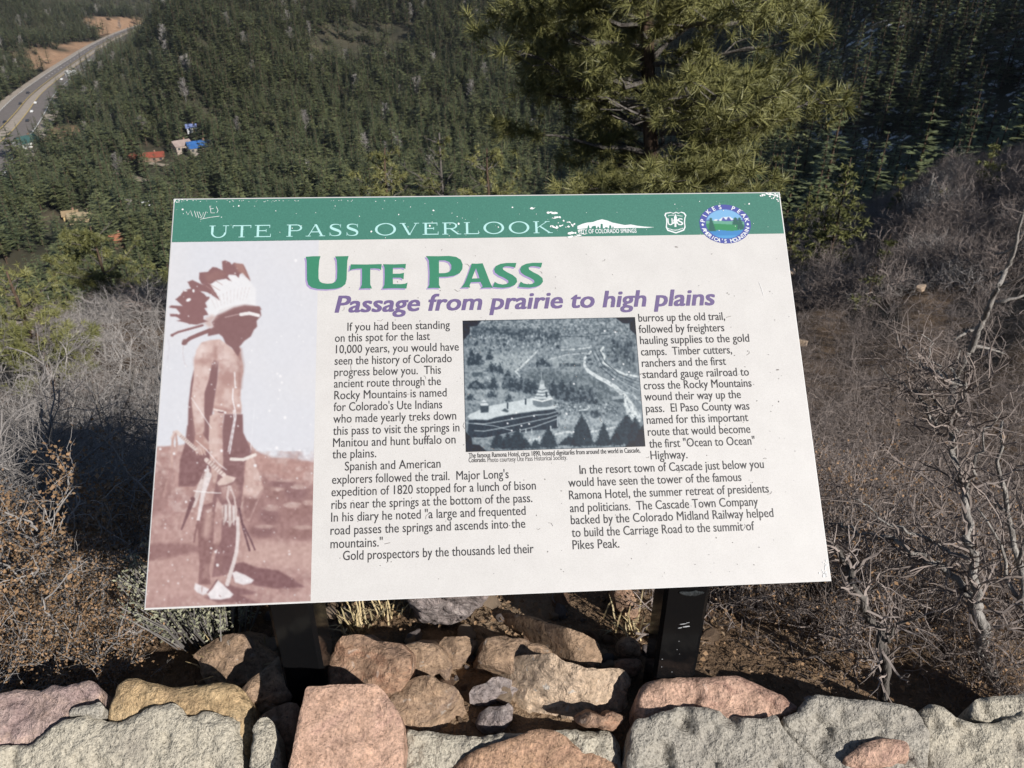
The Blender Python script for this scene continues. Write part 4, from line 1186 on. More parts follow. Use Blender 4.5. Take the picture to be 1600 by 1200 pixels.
c4 = lambda *p: conv(620, 920, 4.285, p)
c3 = lambda *p: conv(380, 900, 4.0, p)
rock(c5((375, 510), (395, 515), (440, 525), (490, 560), (520, 568), (570, 572), (640, 595), (690, 605), (720, 598), (770, 605), (840, 618), (900, 640), (938, 670), (930, 760), (915, 900), (860, 990), (600, 1010), (300, 960), (255, 900), (250, 800), (300, 700), (325, 610), (340, 560)), 'granite', 'large pale granite block with a dark left side behind the wall gap', (.10, -.80, .60), (-.13, .07, -.12), dist=.805, rnd_r=.006, big=.008, rough=.006, jag=.005, sp=.006)
rock(c5((555, 942), (590, 910), (625, 880), (655, 872), (690, 882), (720, 892), (745, 905), (752, 875), (790, 862), (830, 875), (860, 890), (895, 905), (870, 935), (830, 960), (800, 990), (740, 985), (680, 975), (620, 970), (580, 955)), 'rock_rust', 'small rough orange-brown rock resting against the granite block', (.05, -.75, .66), (0, .03, -.03), dist=.775, sp=.003, rnd_r=.012, big=.012, rough=.007, jag=.003, lumps=.02)
rock(c4((-20, 690), (60, 670), (130, 605), (220, 592), (300, 655), (400, 700), (432, 770), (432, 955), (300, 975), (100, 985), (-60, 960), (-40, 800)), 'rock_warm', 'square brown granite boulder beside the wall gap', (.12, -.72, .68), (-.02, .16, -.22))
rock(c4((40, 410), (150, 385), (270, 400), (325, 480), (365, 600), (330, 640), (270, 560), (240, 520), (225, 600), (130, 615), (40, 690), (0, 600)), 'rock_warm', 'hollowed brown rock above the square boulder', (.15, -.65, .74), (0, .18, -.2))
rock(c3((585, 430), (640, 385), (740, 375), (800, 420), (900, 420), (985, 440), (1000, 560), (995, 700), (960, 800), (860, 900), (640, 900), (560, 700)), 'rock_rust', 'rust-stained boulder right of the left post', (.1, -.70, .7), (0, .2, -.25))
rock(c4((330, 345), (420, 285), (462, 325), (535, 360), (540, 410), (440, 525), (355, 545), (290, 440)), 'rock_warm', 'tan rock wedged under the dark boulder', (.1, -.75, .66), (0, .15, -.2))
rock(c4((535, 470), (600, 335), (700, 315), (860, 330), (1000, 380), (1060, 480), (960, 620), (857, 640), (780, 570), (650, 505)), 'rock_warm', 'broad flat brown rock left of the granite block', (.05, -.45, .89), (-.05, .10, -.22))
rock(c4((90, 40), (250, 0), (480, -20), (545, 60), (540, 170), (500, 235), (430, 268), (330, 318), (200, 322), (120, 280), (90, 160)), 'rock_grey', 'dark grey boulder in the shade directly under the sign', (-.25, -.93, -.15), (.02, .28, .02))
rock(c4((525, 690), (600, 642), (680, 598), (760, 620), (832, 650), (800, 720), (770, 770), (600, 775), (540, 760)), 'rock_grey', 'grey crumbly rock in the dark hollow beside the granite block', (.25, -.62, .74), (0, .10, -.14), rough=.014, big=.03, lumps=.02)
rock(c4((530, 880), (560, 820), (650, 780), (780, 790), (760, 900), (700, 960), (580, 960)), 'rock_grey', 'shadowed rock low in the hollow behind the wall', (.1, -.6, .8), (0, .1, -.15))
rock(c5((528, 340), (560, 350), (610, 368), (670, 382), (700, 420), (715, 490), (722, 595), (640, 612), (545, 580), (535, 470)), 'rock_warm', 'pointed pinkish brown rock with a shaded left side', (.15, -.85, .5), (-.14, .14, -.1), rnd_r=.01)
rock(c5((820, 110), (880, 85), (930, 95), (965, 180), (970, 240), (945, 310), (895, 270), (840, 200)), 'rock_rust', 'reddish brown rock high beside the right post', (.1, -.8, .6), (0, .14, -.14))
rock(c5((805, 430), (860, 400), (930, 405), (965, 450), (968, 520), (900, 525), (830, 505)), 'rock_warm', 'small tan rock tucked left of the right post', (.1, -.7, .7), (0, .12, -.14))
rock(c5((800, 560), (870, 535), (950, 550), (965, 620), (900, 640), (830, 620)), 'rock_rust', 'dull brown rock behind the right end of the granite block', (.1, -.6, .8), (0, .12, -.14))
rock(c3((-40, 740), (0, 690), (90, 600), (210, 492), (250, 560), (285, 740), (200, 800), (90, 860), (40, 910), (-20, 900)), 'rock_warm', 'wide speckled brown rock left of the left post', (.12, -.62, .78), (0, .14, -.24))
rock(c3((60, 900), (130, 850), (290, 770), (330, 900), (330, 1100), (250, 1180), (210, 1120), (140, 960)), 'rock_rust', 'rusty rock in shadow between the mortar lump and the left post', (.1, -.5, .85), (0, .05, -.25))
rock(c3((-330, 470), (-200, 400), (-60, 380), (80, 420), (160, 500), (60, 610), (-60, 690), (-250, 640)), 'rock_warm', 'sandy rock ledge right of the sage bush', (.05, -.40, .92), (0, .2, -.22), big=.01)
rock(conv(0, 750, 2.666, [(965, 690), (985, 665), (1020, 668), (1025, 700), (1000, 735), (970, 730)]), 'granite', 'small pale stone beside the sage bush', (.1, -.7, .7), (0, .08, -.08))
rock(conv(1000, 750, 2.667, [(720, 930), (760, 905), (800, 925), (790, 960), (740, 965)]), 'rock_grey', 'small dark rock behind the mortar at the right', (.1, -.7, .7), (0, .1, -.1))
# rubble pebbles among them
r_ = np.random.default_rng(17)
def pebble_mesh(seed):
    bm = bmesh.new(); bmesh.ops.create_icosphere(bm, subdivisions=3, radius=1)
    V = np.array([v.co for v in bm.verts]); q = np.random.default_rng(seed)
    for _ in range(9):
        nn = q.normal(0, 1, 3); nn /= np.linalg.norm(nn); c = q.uniform(.45, .8)
        s = V @ nn; V = V - np.maximum(0, s - c)[:, None] * nn
    V *= 1 + fbm(V, 2.5, 3, seed)[:, None] * .14; V *= [1, .8, .65]
    F = np.array([[v.index for v in f.verts] for f in bm.faces]); bm.free()
    mb = MB(); mb.add(V, F); return mb
pb = [pebble_mesh(40 + i).build('pebble', M[('rock_warm', 'granite', 'rock_rust', 'rock_grey')[i % 4]], smooth=True) for i in range(6)]
cnt = 0
for i in range(190):
    u, v = r_.uniform(300, 1120), r_.uniform(930, 1130)
    g = ground_at(u, v); s = .006 + .022 * r_.uniform() ** 2.2
    p = pb[i % 6]; o = p if i < 6 else p.copy()
    if i >= 6: COL.objects.link(o)
    o.location = Vector(g) + Vector((0, 0, s * .3)); o.scale = (s, s, s); o.rotation_euler = (r_.uniform(-.4, .4), r_.uniform(-.4, .4), r_.uniform(0, 6.28))
    tag(o, 'small stone chip lying among the rocks behind the wall', 'stone', 'stone chips behind the wall')
# pale stones showing through the scrub of the right ridge
for i, (u, v, dd, s) in enumerate([(1446, 428, 22, .13), (1240, 410, 28, .18), (1305, 420, 27, .15), (1258, 505, 14, .10)]):
    p = on_line(u, v, dd); g = float(H(p[0:1], p[1:2])[0]); o = pb[1].copy(); COL.objects.link(o)
    o.location = (p[0], p[1], max(g, p[2] - .4)); o.scale = (s * 1.6, s, s * 1.3); o.rotation_euler = (0, 0, i)
    for k in ('group',): 
        if k in o: del o[k]
    o.name = 'rock'
    tag(o, ['pale boulder in the scrub left of the leaning dead oak', 'tan boulder just outside the upper right edge of the sign', 'pale rounded rock under the small dark conifer', 'dull yellow rock in the brown scrub beside the sign'][i], 'rock')
# ---------------------------------------------------------------- the interpretive sign
QUAD = np.array([[271, 310], [1218.5, 299.5], [1299.5, 908], [224.5, 953]], float)
def homography(src, dst):
    A_ = []
    for (x, y), (u, v) in zip(src, dst):
        A_ += [[x, y, 1, 0, 0, 0, -u * x, -u * y, -u], [0, 0, 0, x, y, 1, -v * x, -v * y, -v]]
    return np.linalg.svd(np.array(A_))[2][-1].reshape(3, 3)
SW = 0.914
Hm = homography([(0, 0), (1, 0), (1, 1), (0, 1)], QUAD)
Km = np.array([[FPX, 0, 800], [0, FPX, 600], [0, 0, 1]])
Mx = np.linalg.inv(Km) @ Hm
sc_ = SW / np.linalg.norm(Mx[:, 0]); sc_ = sc_ if Mx[2, 2] > 0 else -sc_
RW = np.array([[1, 0, 0], [0, -SP, CP], [0, -CP, -SP]])
EX, EY, TL = RW @ Mx[:, 0] * sc_, RW @ Mx[:, 1] * sc_, RW @ Mx[:, 2] * sc_ + [0, 0, CAM_H]
SHt = np.linalg.norm(EY)
ex, ey = EX / SW, EY / SHt
ey = ey - (ey @ ex) * ex; ey /= np.linalg.norm(ey)
en = np.cross(ey, ex); en = en if en @ (np.array([0, 0, CAM_H]) - TL) > 0 else -en
Hs = homography(QUAD, [(0, 0), (SW, 0), (SW, SHt), (0, SHt)])
Hi = np.linalg.inv(Hs)
def S(u, v):
    p = Hs @ np.array([u, v, 1.0]); return p[:2] / p[2]
def Sa(P):
    P = np.asarray(P, float); q = np.concatenate([P, np.ones((len(P), 1))], 1) @ Hs.T
    return q[:, :2] / q[:, 2:]
SIGN_O = np.array([0.0, 0.88, float(H(np.array([0.0]), np.array([.88]))[0])])
def SWd(s, t, off=0.0):
    s = np.asarray(s, float); t = np.asarray(t, float)
    return TL + s[..., None] * ex + t[..., None] * ey + np.asarray(off)[..., None] * en - SIGN_O
sign = empty('information_sign', SIGN_O)
tag(sign, 'tilted interpretive sign with green header, portrait and hotel photo on two black posts', 'sign')

# panel: a 6 mm slab with a pale chipped rim
n = NT('sign_face')
co = n.coord('Object')
w = n.ramp(n.noise(26, 3, .6, co), [(.35, (0.525, 0.506, 0.487)), (.65, (0.551, 0.532, 0.512))])
w = n.mix(1.0, w, n.ramp(n.noise(700, 2, .6, co), [(.35, (.93, .93, .92)), (.6, (1.02, 1.02, 1.02))]), 'MULTIPLY')
n.color(w).rough(.55, .35)
face_mat = n.m
M['panel_edge'] = mat_plain('panel_edge', (0.30, 0.315, 0.32), .6, .3, .2, 120)
rim_mat = mat_plain('panel_rim', (0.74, 0.74, 0.73), .6, .3, .08, 200)
mb = MB(); th_ = .0065; bv = .0012
def slab(mb, s0, t0, s1, t1, z0, z1, mi_face, mi_side, bev):
    a = SWd(np.array([s0 + bev, s1 - bev, s1 - bev, s0 + bev]), np.array([t0 + bev, t0 + bev, t1 - bev, t1 - bev]), np.full(4, z1))
    b = SWd(np.array([s0, s1, s1, s0]), np.array([t0, t0, t1, t1]), np.full(4, z1 - bev))
    c = SWd(np.array([s0, s1, s1, s0]), np.array([t0, t0, t1, t1]), np.full(4, z0))
    mb.add(np.concatenate([a, b, c]), [(0, 3, 2, 1)], mi_face)
    off = mb.n - 12
    mb.f.append(('l', [tuple(off + q for q in f) for f in [(0, 1, 5, 4), (1, 2, 6, 5), (2, 3, 7, 6), (3, 0, 4, 7)]], 2))
    mb.f.append(('l', [tuple(off + q for q in f) for f in [(4, 5, 9, 8), (5, 6, 10, 9), (6, 7, 11, 10), (7, 4, 8, 11), (8, 9, 10, 11)]], mi_side))
slab(mb, 0, 0, SW, SHt, -th_, 0, 0, 1, bv)
panel = mb.build('panel', [face_mat, M['panel_edge'], rim_mat], sign)

def prim(name, polys, mat, off, parent=None, stack=0.0):
    """flat printed shapes: each a list of loops (outer, holes) in sign metres"""
    mb = MB()
    for i, loops in enumerate(polys):
        vec = [[Vector((p[0], p[1], 0)) for p in lp] for lp in loops]
        tri = tessellate_polygon(vec)
        flat = np.array([p for lp in loops for p in lp], float)
        mb.add(SWd(flat[:, 0], flat[:, 1], np.full(len(flat), off + stack * i)), [tuple(t) for t in tri])
    return mb.build(name, mat, parent or panel)

def ink(name, c, rough=.5, var=.05):
    n = NT(name); c = np.array(c)
    q = n.noise(420, 2, .7)
    n.color(n.ramp(q, [(.3, tuple(c * (1 - var))), (.68, tuple(c * (1 + var))), (.80, tuple(np.minimum(c * 1.25 + .04, .9)))])).rough(rough, .3)
    return n.m
I_green = ink('ink_green', (0.052, 0.168, 0.128), var=.10)
I_mint = ink('ink_mint', (0.37, 0.60, 0.58))
I_white = ink('ink_white', (0.66, 0.68, 0.68))
I_title = ink('ink_title_green', (0.040, 0.190, 0.112))
I_lilac = ink('ink_lilac', (0.31, 0.245, 0.43))
I_purple = ink('ink_purple', (0.135, 0.100, 0.21))
I_black = ink('ink_black', (0.040, 0.038, 0.040))
I_corner = ink('ink_photo_corner', (0.030, 0.038, 0.052))
I_blue = ink('ink_blue', (0.085, 0.095, 0.36))

m_ = .0022
g0 = S(268, 377.5); g1 = S(1226, 366)
tb = (g0[1] + g1[1]) / 2
prim('header_band', [[[(m_, m_), (SW - m_, m_), (SW - m_, tb), (m_, tb)]]], I_green, .00015)

# --- printed photographs: fine grids whose corners carry the printed tone
def print_grid(name, px_corners, fn, off, step=.001, disc=None):
    c = Sa(px_corners); s0, t0 = c.min(0); s1, t1 = c.max(0)
    if px_corners is not None and len(px_corners) == 4:
        s0 = (c[0, 0] + c[3, 0]) / 2; s1 = (c[1, 0] + c[2, 0]) / 2; t0 = (c[0, 1] + c[1, 1]) / 2; t1 = (c[2, 1] + c[3, 1]) / 2
    s0 = max(s0, m_); t1 = min(t1, SHt - m_)
    ns, nt = int((s1 - s0) / step) + 1, int((t1 - t0) / step) + 1
    gs, gt = np.meshgrid(np.linspace(s0, s1, ns), np.linspace(t0, t1, nt), indexing='xy')
    s, t = gs.ravel(), gt.ravel()
    q = np.stack([s, t, np.ones_like(s)], 1) @ Hi.T
    U, V = q[:, 0] / q[:, 2], q[:, 1] / q[:, 2]
    col = fn(U, V, s, t); q_ = col.reshape(nt, ns, 3)
    for ax in (0, 1): q_ = (np.roll(q_, 1, ax) + 2.2 * q_ + np.roll(q_, -1, ax)) / 4.2
    col = q_.reshape(-1, 3)
    mb = MB()
    i = np.arange(nt - 1)[:, None] * ns; j = np.arange(ns - 1)[None]
    F = np.stack([i + j, i + ns + j, i + ns + j + 1, i + j + 1], -1).reshape(-1, 4)
    if disc is not None:
        ins = disc(U, V); F = F[ins[F].all(1)]
    mb.add(SWd(s, t, np.full(len(s), off)), F)
    n = NT(name + '_print'); n.color(n.mix(1.0, n.attr('tone').outputs['Color'], (.735, .735, .735), 'MULTIPLY')).rough(.5, .3)
    o = mb.build(name, n.m, panel)
    a = o.data.color_attributes.new('tone', 'FLOAT_COLOR', 'POINT')
    a.data.foreach_set('color', np.concatenate([lin(np.clip(col, 0, 255)), np.ones((len(col), 1))], 1).astype(np.float32).ravel())
    return o, (s0, t0, s1, t1)

class Paint:
    def __init__(s, U, V):
        s.U, s.V = U, V; s.P = np.stack([U, V], 1); s.c = np.zeros((len(U), 3))
    def fill(s, c): s.c[:] = c
    def blend(s, m, c):
        m = np.clip(m, 0, 1)[:, None]; s.c = s.c * (1 - m) + np.asarray(c, float) * m
    def poly(s, pts, c, soft=.8, a=1.0, jit=0.0, js=.15, seed=0):
        L = np.array(pts, float); lo, hi = L.min(0) - soft * 3 - jit * 2, L.max(0) + soft * 3 + jit * 2
        k = np.where((s.U > lo[0]) & (s.U < hi[0]) & (s.V > lo[1]) & (s.V < hi[1]))[0]
        if not len(k): return
        P = s.P[k]
        d = seg_dist(P, L) * np.where(inside(P, L), 1, -1)
        if jit: d = d + fbm(P, js, 3, seed) * jit
        m = np.clip(d / soft * .5 + .5, 0, 1)[:, None] * a
        s.c[k] = s.c[k] * (1 - m) + np.asarray(c, float) * m
    def line(s, pts, w0, c, w1=None, soft=.7, a=1.0):
        L = np.array(pts, float); w1 = w0 if w1 is None else w1; n = len(L) - 1
        for i, (p, q) in enumerate(zip(L[:-1], L[1:])):
            e = q - p; lo = np.minimum(p, q) - max(w0, w1) - 3; hi = np.maximum(p, q) + max(w0, w1) + 3
            k = np.where((s.U > lo[0]) & (s.U < hi[0]) & (s.V > lo[1]) & (s.V < hi[1]))[0]
            if not len(k): continue
            t = np.clip(((s.P[k] - p) @ e) / (e @ e + 1e-9), 0, 1)
            d = np.linalg.norm(s.P[k] - p - t[:, None] * e, axis=1)
            w = (w0 + (w1 - w0) * (i + t) / n) / 2
            m = np.clip((w - d) / soft + .5, 0, 1)[:, None] * a
            s.c[k] = s.c[k] * (1 - m) + np.asarray(c, float) * m
    def blob(s, x, y, rx, ry, c, a=1.0, soft=.5, ang=0.0):
        co, si = math.cos(ang), math.sin(ang); dx, dy = s.U - x, s.V - y
        e = np.hypot((dx * co + dy * si) / rx, (-dx * si + dy * co) / ry)
        s.blend(np.clip((1 - e) / soft + .5 * (soft < .9), 0, 1) * a, c)

DK, DM, MD, LT, WH = (134, 101, 101), (150, 116, 113), (172, 138, 132), (206, 184, 178), (223, 220, 222)
def paint_portrait(U, V, s, t):
    p = Paint(U, V)
    p.fill((213, 214, 220))
    p.blend(.5 + .5 * fbm(p.P, .012, 2, 1), (217, 216, 219))
    a = lambda *q: conv(240, 390, 7.056, q)
    b = lambda *q: conv(240, 530, 6.317, q)
    c = lambda *q: conv(230, 660, 4.0, q)
    o = lambda *q: conv(220, 370, 2.034, q)
    # ground, hills, scrub, rocks
    p.poly([(220, 700), (245, 698), (300, 694), (340, 688), (385, 688), (402, 705), (425, 716), (450, 716), (470, 719), (500, 724), (500, 970), (215, 970)], (178, 146, 140), 1.6, jit=1.5, js=.1)
    gm = (V > 705)
    p.blend(gm * np.clip(fbm(p.P, .05, 4, 3) * .9 + .05, 0, .55), DM)
    p.blend(gm * np.clip(fbm(p.P, .16, 3, 4) * .9, 0, .45), (198, 172, 165))
    p.poly([(395, 705), (430, 716), (500, 724), (500, 752), (440, 745), (400, 735)], (176, 140, 132), 4, .7)
    p.poly([(412, 745), (440, 752), (500, 760), (500, 846), (470, 848), (430, 842), (388, 842), (378, 800), (398, 770)], DM, 4, .75, jit=5, js=.08, seed=5)
    for i, (x, y, rx, ry) in enumerate([(430, 772, 17, 11), (462, 770, 18, 12), (455, 800, 20, 13), (420, 805, 16, 14), (480, 795, 14, 12), (410, 830, 20, 9), (470, 832, 22, 10), (440, 756, 20, 6)]):
        p.blob(x, y, rx, ry, DK if i % 2 else (146, 112, 108), .75, .6)
        p.blob(x + 4, y - ry * .8, rx * .7, ry * .35, (196, 170, 162), .6, .7)
    p.poly([(232, 770), (260, 765), (300, 775), (300, 800), (260, 805), (232, 800)], DM, 6, .5, jit=5, js=.12, seed=8)
    p.poly(c((50, 260), (150, 330), (160, 420), (110, 520), (60, 560), (20, 520)), (150, 118, 114), 5, .55, jit=6, js=.2, seed=9)
    p.poly([(228, 852), (262, 848), (300, 852), (350, 850), (352, 860), (300, 864), (262, 872), (228, 878)], (140, 106, 104), 3, .85, jit=3, js=.1, seed=10)
    p.poly([(385, 846), (500, 850), (500, 895), (380, 880)], (190, 160, 152), 8, .8)
    p.poly([(228, 880), (300, 868), (318, 900), (300, 930), (228, 935)], (184, 152, 145), 8, .6)
    # cast shadow on the ground
    p.poly(c((545, 880), (600, 875), (700, 910), (820, 925), (900, 970), (985, 1030), (800, 1040), (690, 1020), (560, 990), (500, 940)), (128, 94, 95), 1.6, jit=1, js=.2)
    p.poly(c((500, 1010), (560, 1030), (680, 1060), (660, 1075), (580, 1078), (700, 1130), (640, 1130), (440, 1125), (360, 1095)), (130, 96, 97), 1.8, .9)
    # cape behind, dark front cloth
    p.poly(b((395, 310), (370, 420), (345, 640), (335, 960), (265, 1190), (260, 1330), (420, 1400), (560, 1330), (600, 1000), (560, 600), (640, 180), (560, 200)), DK, 1.0)
    p.poly(c((250, 20), (390, 20), (390, 300), (300, 400), (195, 400), (205, 250), (235, 150)), DK, 1.2)
    # legs
    p.poly(o((193, 855), (240, 840), (233, 900), (231, 990), (217, 1055), (222, 1104), (182, 1106), (187, 1040), (182, 960), (180, 900)), (140, 106, 104), 1.2)
    p.poly(o((206, 870), (228, 862), (226, 920), (212, 960), (196, 950)), (188, 158, 150), 4, .8)
    p.poly(o((205, 1040), (216, 1040), (213, 1085), (198, 1085)), (178, 146, 140), 3, .7)
    p.poly(o((258, 900), (304, 890), (312, 960), (292, 1040), (272, 1075), (226, 1082), (238, 1010), (256, 960)), (138, 104, 104), 1.2)
    p.poly(o((246, 1020), (262, 1000), (254, 1060), (238, 1078)), (150, 116, 113), 3, .7)
    # moccasins
    p.poly(c((300, 1005), (320, 1012), (385, 1040), (395, 1060), (350, 1080), (310, 1062), (293, 1040)), (220, 212, 213), .9)
    p.poly(c((375, 1070), (410, 1040), (440, 985), (470, 1010), (540, 1075), (520, 1096), (460, 1108), (395, 1104)), (224, 218, 219), .9)
    p.poly(c((530, 940), (555, 930), (610, 952), (668, 985), (650, 1005), (600, 1015), (550, 1000)), (222, 215, 216), .9)
    p.line(c((378, 1064), (405, 1032), (438, 984)), 2.4, DK); p.line(c((345, 1025), (340, 1060)), 1.0, MD); p.line(c((450, 1080), (460, 1090)), 1.0, DK)
    # torso, arm, thigh
    p.poly(b((400, 220), (425, 110), (470, 40), (560, 10), (650, 0), (720, 50), (790, 110), (830, 60), (862, 95), (860, 160), (885, 260), (885, 330), (870, 390), (862, 480), (858, 600), (870, 660), (862, 740), (600, 740), (585, 680), (605, 560), (625, 420), (640, 320), (640, 220), (600, 200)), (200, 172, 164), 1.0)
    p.poly(b((640, 60), (720, 60), (800, 160), (815, 250), (780, 330), (690, 320), (640, 240)), (212, 190, 184), 9, .85)
    p.poly(b((640, 230), (700, 300), (800, 320), (800, 470), (720, 490), (650, 450), (640, 330)), (166, 130, 124), 6, .75)
    p.poly(b((815, 60), (862, 100), (885, 260), (870, 390), (862, 480), (835, 480), (820, 300)), (154, 118, 112), 4, .8)
    p.poly(b((620, 490), (790, 480), (800, 650), (610, 650)), (198, 168, 160), 9, .7)
    p.poly(b((600, 660), (800, 690), (860, 690), (860, 720), (690, 720), (590, 700)), (168, 132, 126), 3, .8)
    p.line(b((585, 690), (690, 715)), 3, (226, 212, 206)); p.line(b((640, 718), (690, 724)), 2.2, DK)
    p.poly(b((400, 220), (425, 110), (480, 30), (570, 10), (620, 60), (625, 150), (575, 240), (545, 400), (505, 520), (500, 700), (500, 900), (480, 940), (420, 960), (395, 800), (372, 580), (395, 400)), (207, 182, 175), 1.0)
    p.poly(b((410, 190), (460, 200), (570, 200), (600, 140), (625, 180), (575, 250), (500, 260), (410, 240)), (176, 142, 135), 6, .75)
    p.poly(b((600, 60), (630, 80), (620, 190), (590, 150)), (158, 122, 116), 4, .8)
    p.blob(*b((480, 110))[0], 11, 13, (224, 208, 203), .8, .9)
    p.poly(b((640, 215), (600, 330), (540, 440), (505, 540), (505, 760), (545, 860), (580, 740), (600, 600), (630, 400)), DK, 1.0)
    p.poly(b((380, 590), (400, 780), (410, 950), (490, 930), (498, 760), (470, 860), (420, 820)), (182, 150, 142), 5, .7)
    p.poly(b((410, 950), (480, 930), (540, 1010), (550, 1080), (480, 1145), (420, 1120), (395, 1040)), (178, 144, 136), 1.2)
    for q in (0, 26, 52, 80): p.line(b((410 + q, 1085), (430 + q, 1140)), 2.0, (206, 180, 170), soft=1.2)
    p.poly(b((555, 760), (600, 735), (690, 740), (680, 900), (690, 1040), (690, 1200), (680, 1420), (590, 1420), (560, 1200), (545, 1060), (548, 880)), (204, 178, 170), 1.0)
    p.poly(b((640, 760), (690, 740), (690, 1200), (660, 1300), (650, 1000)), (174, 138, 132), 5, .75)
    p.poly(b((700, 740), (880, 740), (885, 920), (970, 1110), (940, 1180), (860, 1250), (880, 1500), (840, 1750), (720, 1700), (690, 1400), (680, 900)), DK, 1.0)
    p.poly(c((470, 280), (610, 240), (605, 380), (590, 420), (580, 560), (490, 560), (440, 470), (410, 560), (410, 480), (440, 330)), (136, 103, 103), 1.4)
    p.poly(c((450, 400), (560, 375), (585, 440), (560, 470), (470, 480)), (176, 144, 138), 4, .75)
    p.poly(c((620, 225), (655, 200), (680, 270), (715, 360), (730, 425), (690, 500), (640, 620), (605, 600), (590, 520), (605, 390)), (200, 172, 164), 1.0)
    p.poly(c((725, 425), (690, 470), (600, 460), (590, 520), (605, 610), (650, 600), (690, 505)), (140, 106, 104), 4, .9)
    p.line(c((525, 230), (600, 232), (675, 203)), 5, (222, 212, 206))
    sk = (p.c[:, 0] > 160) & (p.c[:, 0] - p.c[:, 2] > 22) & (V > 530) & (V < 800)
    p.blend(sk * np.clip(fbm(p.P, .11, 3, 61) * .9, 0, .4), (166, 130, 124)); p.blend(sk * np.clip(-fbm(p.P, .09, 3, 62) * .8, 0, .4), (222, 205, 200))
    # staff with wrapped grip, club head, feathers and fringe
    p.line(c((185, 60), (300, 165)), 6.0, (214, 200, 194)); p.line(c((370, 235), (480, 330)), 7.0, (214, 198, 192))
    for k in range(9):
        t_ = k / 8
        p.line(c((205 + 90 * t_, 92 + 70 * t_), (215 + 92 * t_, 80 + 72 * t_)), 1.0, DM)
    for k in range(7):
        t_ = k / 6
        p.line(c((375 + 85 * t_, 252 + 75 * t_), (395 + 85 * t_, 232 + 75 * t_)), 1.2, DM)
    p.poly(c((435, 380), (460, 350), (500, 330), (555, 345), (540, 370), (490, 390), (445, 394)), (208, 186, 178), .9)
    p.line(c((170, 60), (160, 110), (155, 190), (152, 310), (125, 380), (105, 460)), 4.0, (190, 160, 152)); p.line(c((178, 60), (186, 130), (180, 200)), 3.0, (186, 156, 148))
    p.line(c((150, 100), (172, 58), (192, 62)), 2.5, (210, 192, 186))
    p.line(c((150, 300), (130, 400), (90, 500)), 9, (160, 126, 122), 3, soft=3, a=.7)
    p.line(c((375, 300), (330, 400), (290, 520)), 8, (206, 190, 186), 7); p.line(c((285, 480), (250, 580), (215, 668)), 7.5, (120, 88, 90), 2.5)
    p.line(c((385, 330), (350, 440), (320, 610)), 9.5, (218, 208, 207), 4.5); p.line(c((318, 620), (300, 700), (292, 750)), 4, (140, 106, 104), 2)
    p.line(c((378, 272), (380, 335)), 2, (226, 220, 220)); p.line(c((372, 268), (345, 350)), 1.4, DK)
    p.poly(c((470, 520), (500, 510), (560, 525), (565, 600), (540, 620), (515, 655), (500, 600), (480, 640), (472, 570)), (200, 184, 180), 1.4, jit=2.2, js=.35, seed=14)
    for k in range(7): p.line(c((480 + k * 12, 520), (478 + k * 13, 590 + (k % 3) * 25)), 1.2, (226, 220, 220) if k % 2 else DM)
    p.line(c((510, 400), (500, 470), (520, 520)), 3.2, (208, 190, 186)); p.line(c((520, 400), (545, 470), (555, 540), (560, 620)), 2.8, (204, 184, 180))
    p.line(c((565, 600), (568, 700), (560, 800), (540, 880), (515, 960), (500, 1012)), 5.2, (214, 202, 200), 6.5)
    p.line(c((575, 540), (600, 660), (640, 800)), 3.6, (112, 82, 86), 3.0); p.line(c((600, 640), (650, 740), (672, 795)), 3.0, (112, 82, 86), 2.4)
    # scratched white strings
    p.line(b((800, 330), (806, 480)), 1.5, (238, 238, 240)); p.line(b((785, 490), (780, 590), (805, 700), (812, 770), (750, 1130)), 1.6, (240, 240, 243)); p.line(b((790, 700), (796, 790), (735, 1110)), 1.4, (238, 238, 240))
    p.line(b((375, 580), (500, 770), (570, 880)), 1.1, (236, 232, 232)); p.line(b((420, 1000), (520, 1090), (640, 1230), (720, 1290)), 1.1, (236, 232, 232))
    p.line(c((290, 428), (385, 438), (460, 442)), 1.3, (238, 236, 236)); p.line(b((1000, 640), (955, 1120)), .8, (226, 226, 230))
    # head and headdress
    p.poly(a((640, 800), (700, 740), (800, 660), (900, 635), (1000, 610), (1120, 625), (1129, 660), (1129, 860), (1075, 900), (1065, 960), (1020, 990), (930, 1050), (960, 1110), (930, 1180), (860, 1080), (800, 1040), (760, 960), (720, 930), (600, 955), (600, 900), (660, 850)), DK, 1.0)
    p.poly(o((318, 222), (378, 222), (383, 250), (368, 268), (370, 285), (360, 295), (350, 316), (330, 330), (318, 345), (300, 358), (268, 335), (262, 280), (300, 250)), DK, 1.0)
    p.line(o((318, 247), (345, 243), (374, 250)), 5.2, (228, 224, 224))
    p.poly(o((232, 265), (250, 232), (290, 218), (330, 212), (378, 222), (384, 232), (340, 228), (300, 232), (262, 250)), (140, 106, 105), .9)
    p.line(o((268, 256), (310, 246)), 1.2, (190, 166, 164))
    p.poly(a((590, 720), (600, 640), (590, 580), (625, 520), (700, 540), (600, 400), (660, 365), (780, 330), (830, 285), (950, 285), (1040, 320), (1085, 380), (1129, 440), (1129, 620), (1000, 612), (880, 640), (780, 690), (660, 740)), (228, 227, 228), 2.0, .9)
    for k in range(11):
        x0, y0 = 640 + k * 42, 520 - 14 * k + 2.2 * (k - 5) ** 2 * .6
        p.line(a((x0, y0), (x0 + (700 + k * 30 - x0) * .7, y0 + (690 - k * 8 - y0) * .7)), .8, (206, 196, 196), .5)
    p.poly(a((560, 815), (570, 760), (640, 720), (700, 740), (640, 800), (660, 850), (610, 860)), (196, 170, 164), 3, .8)
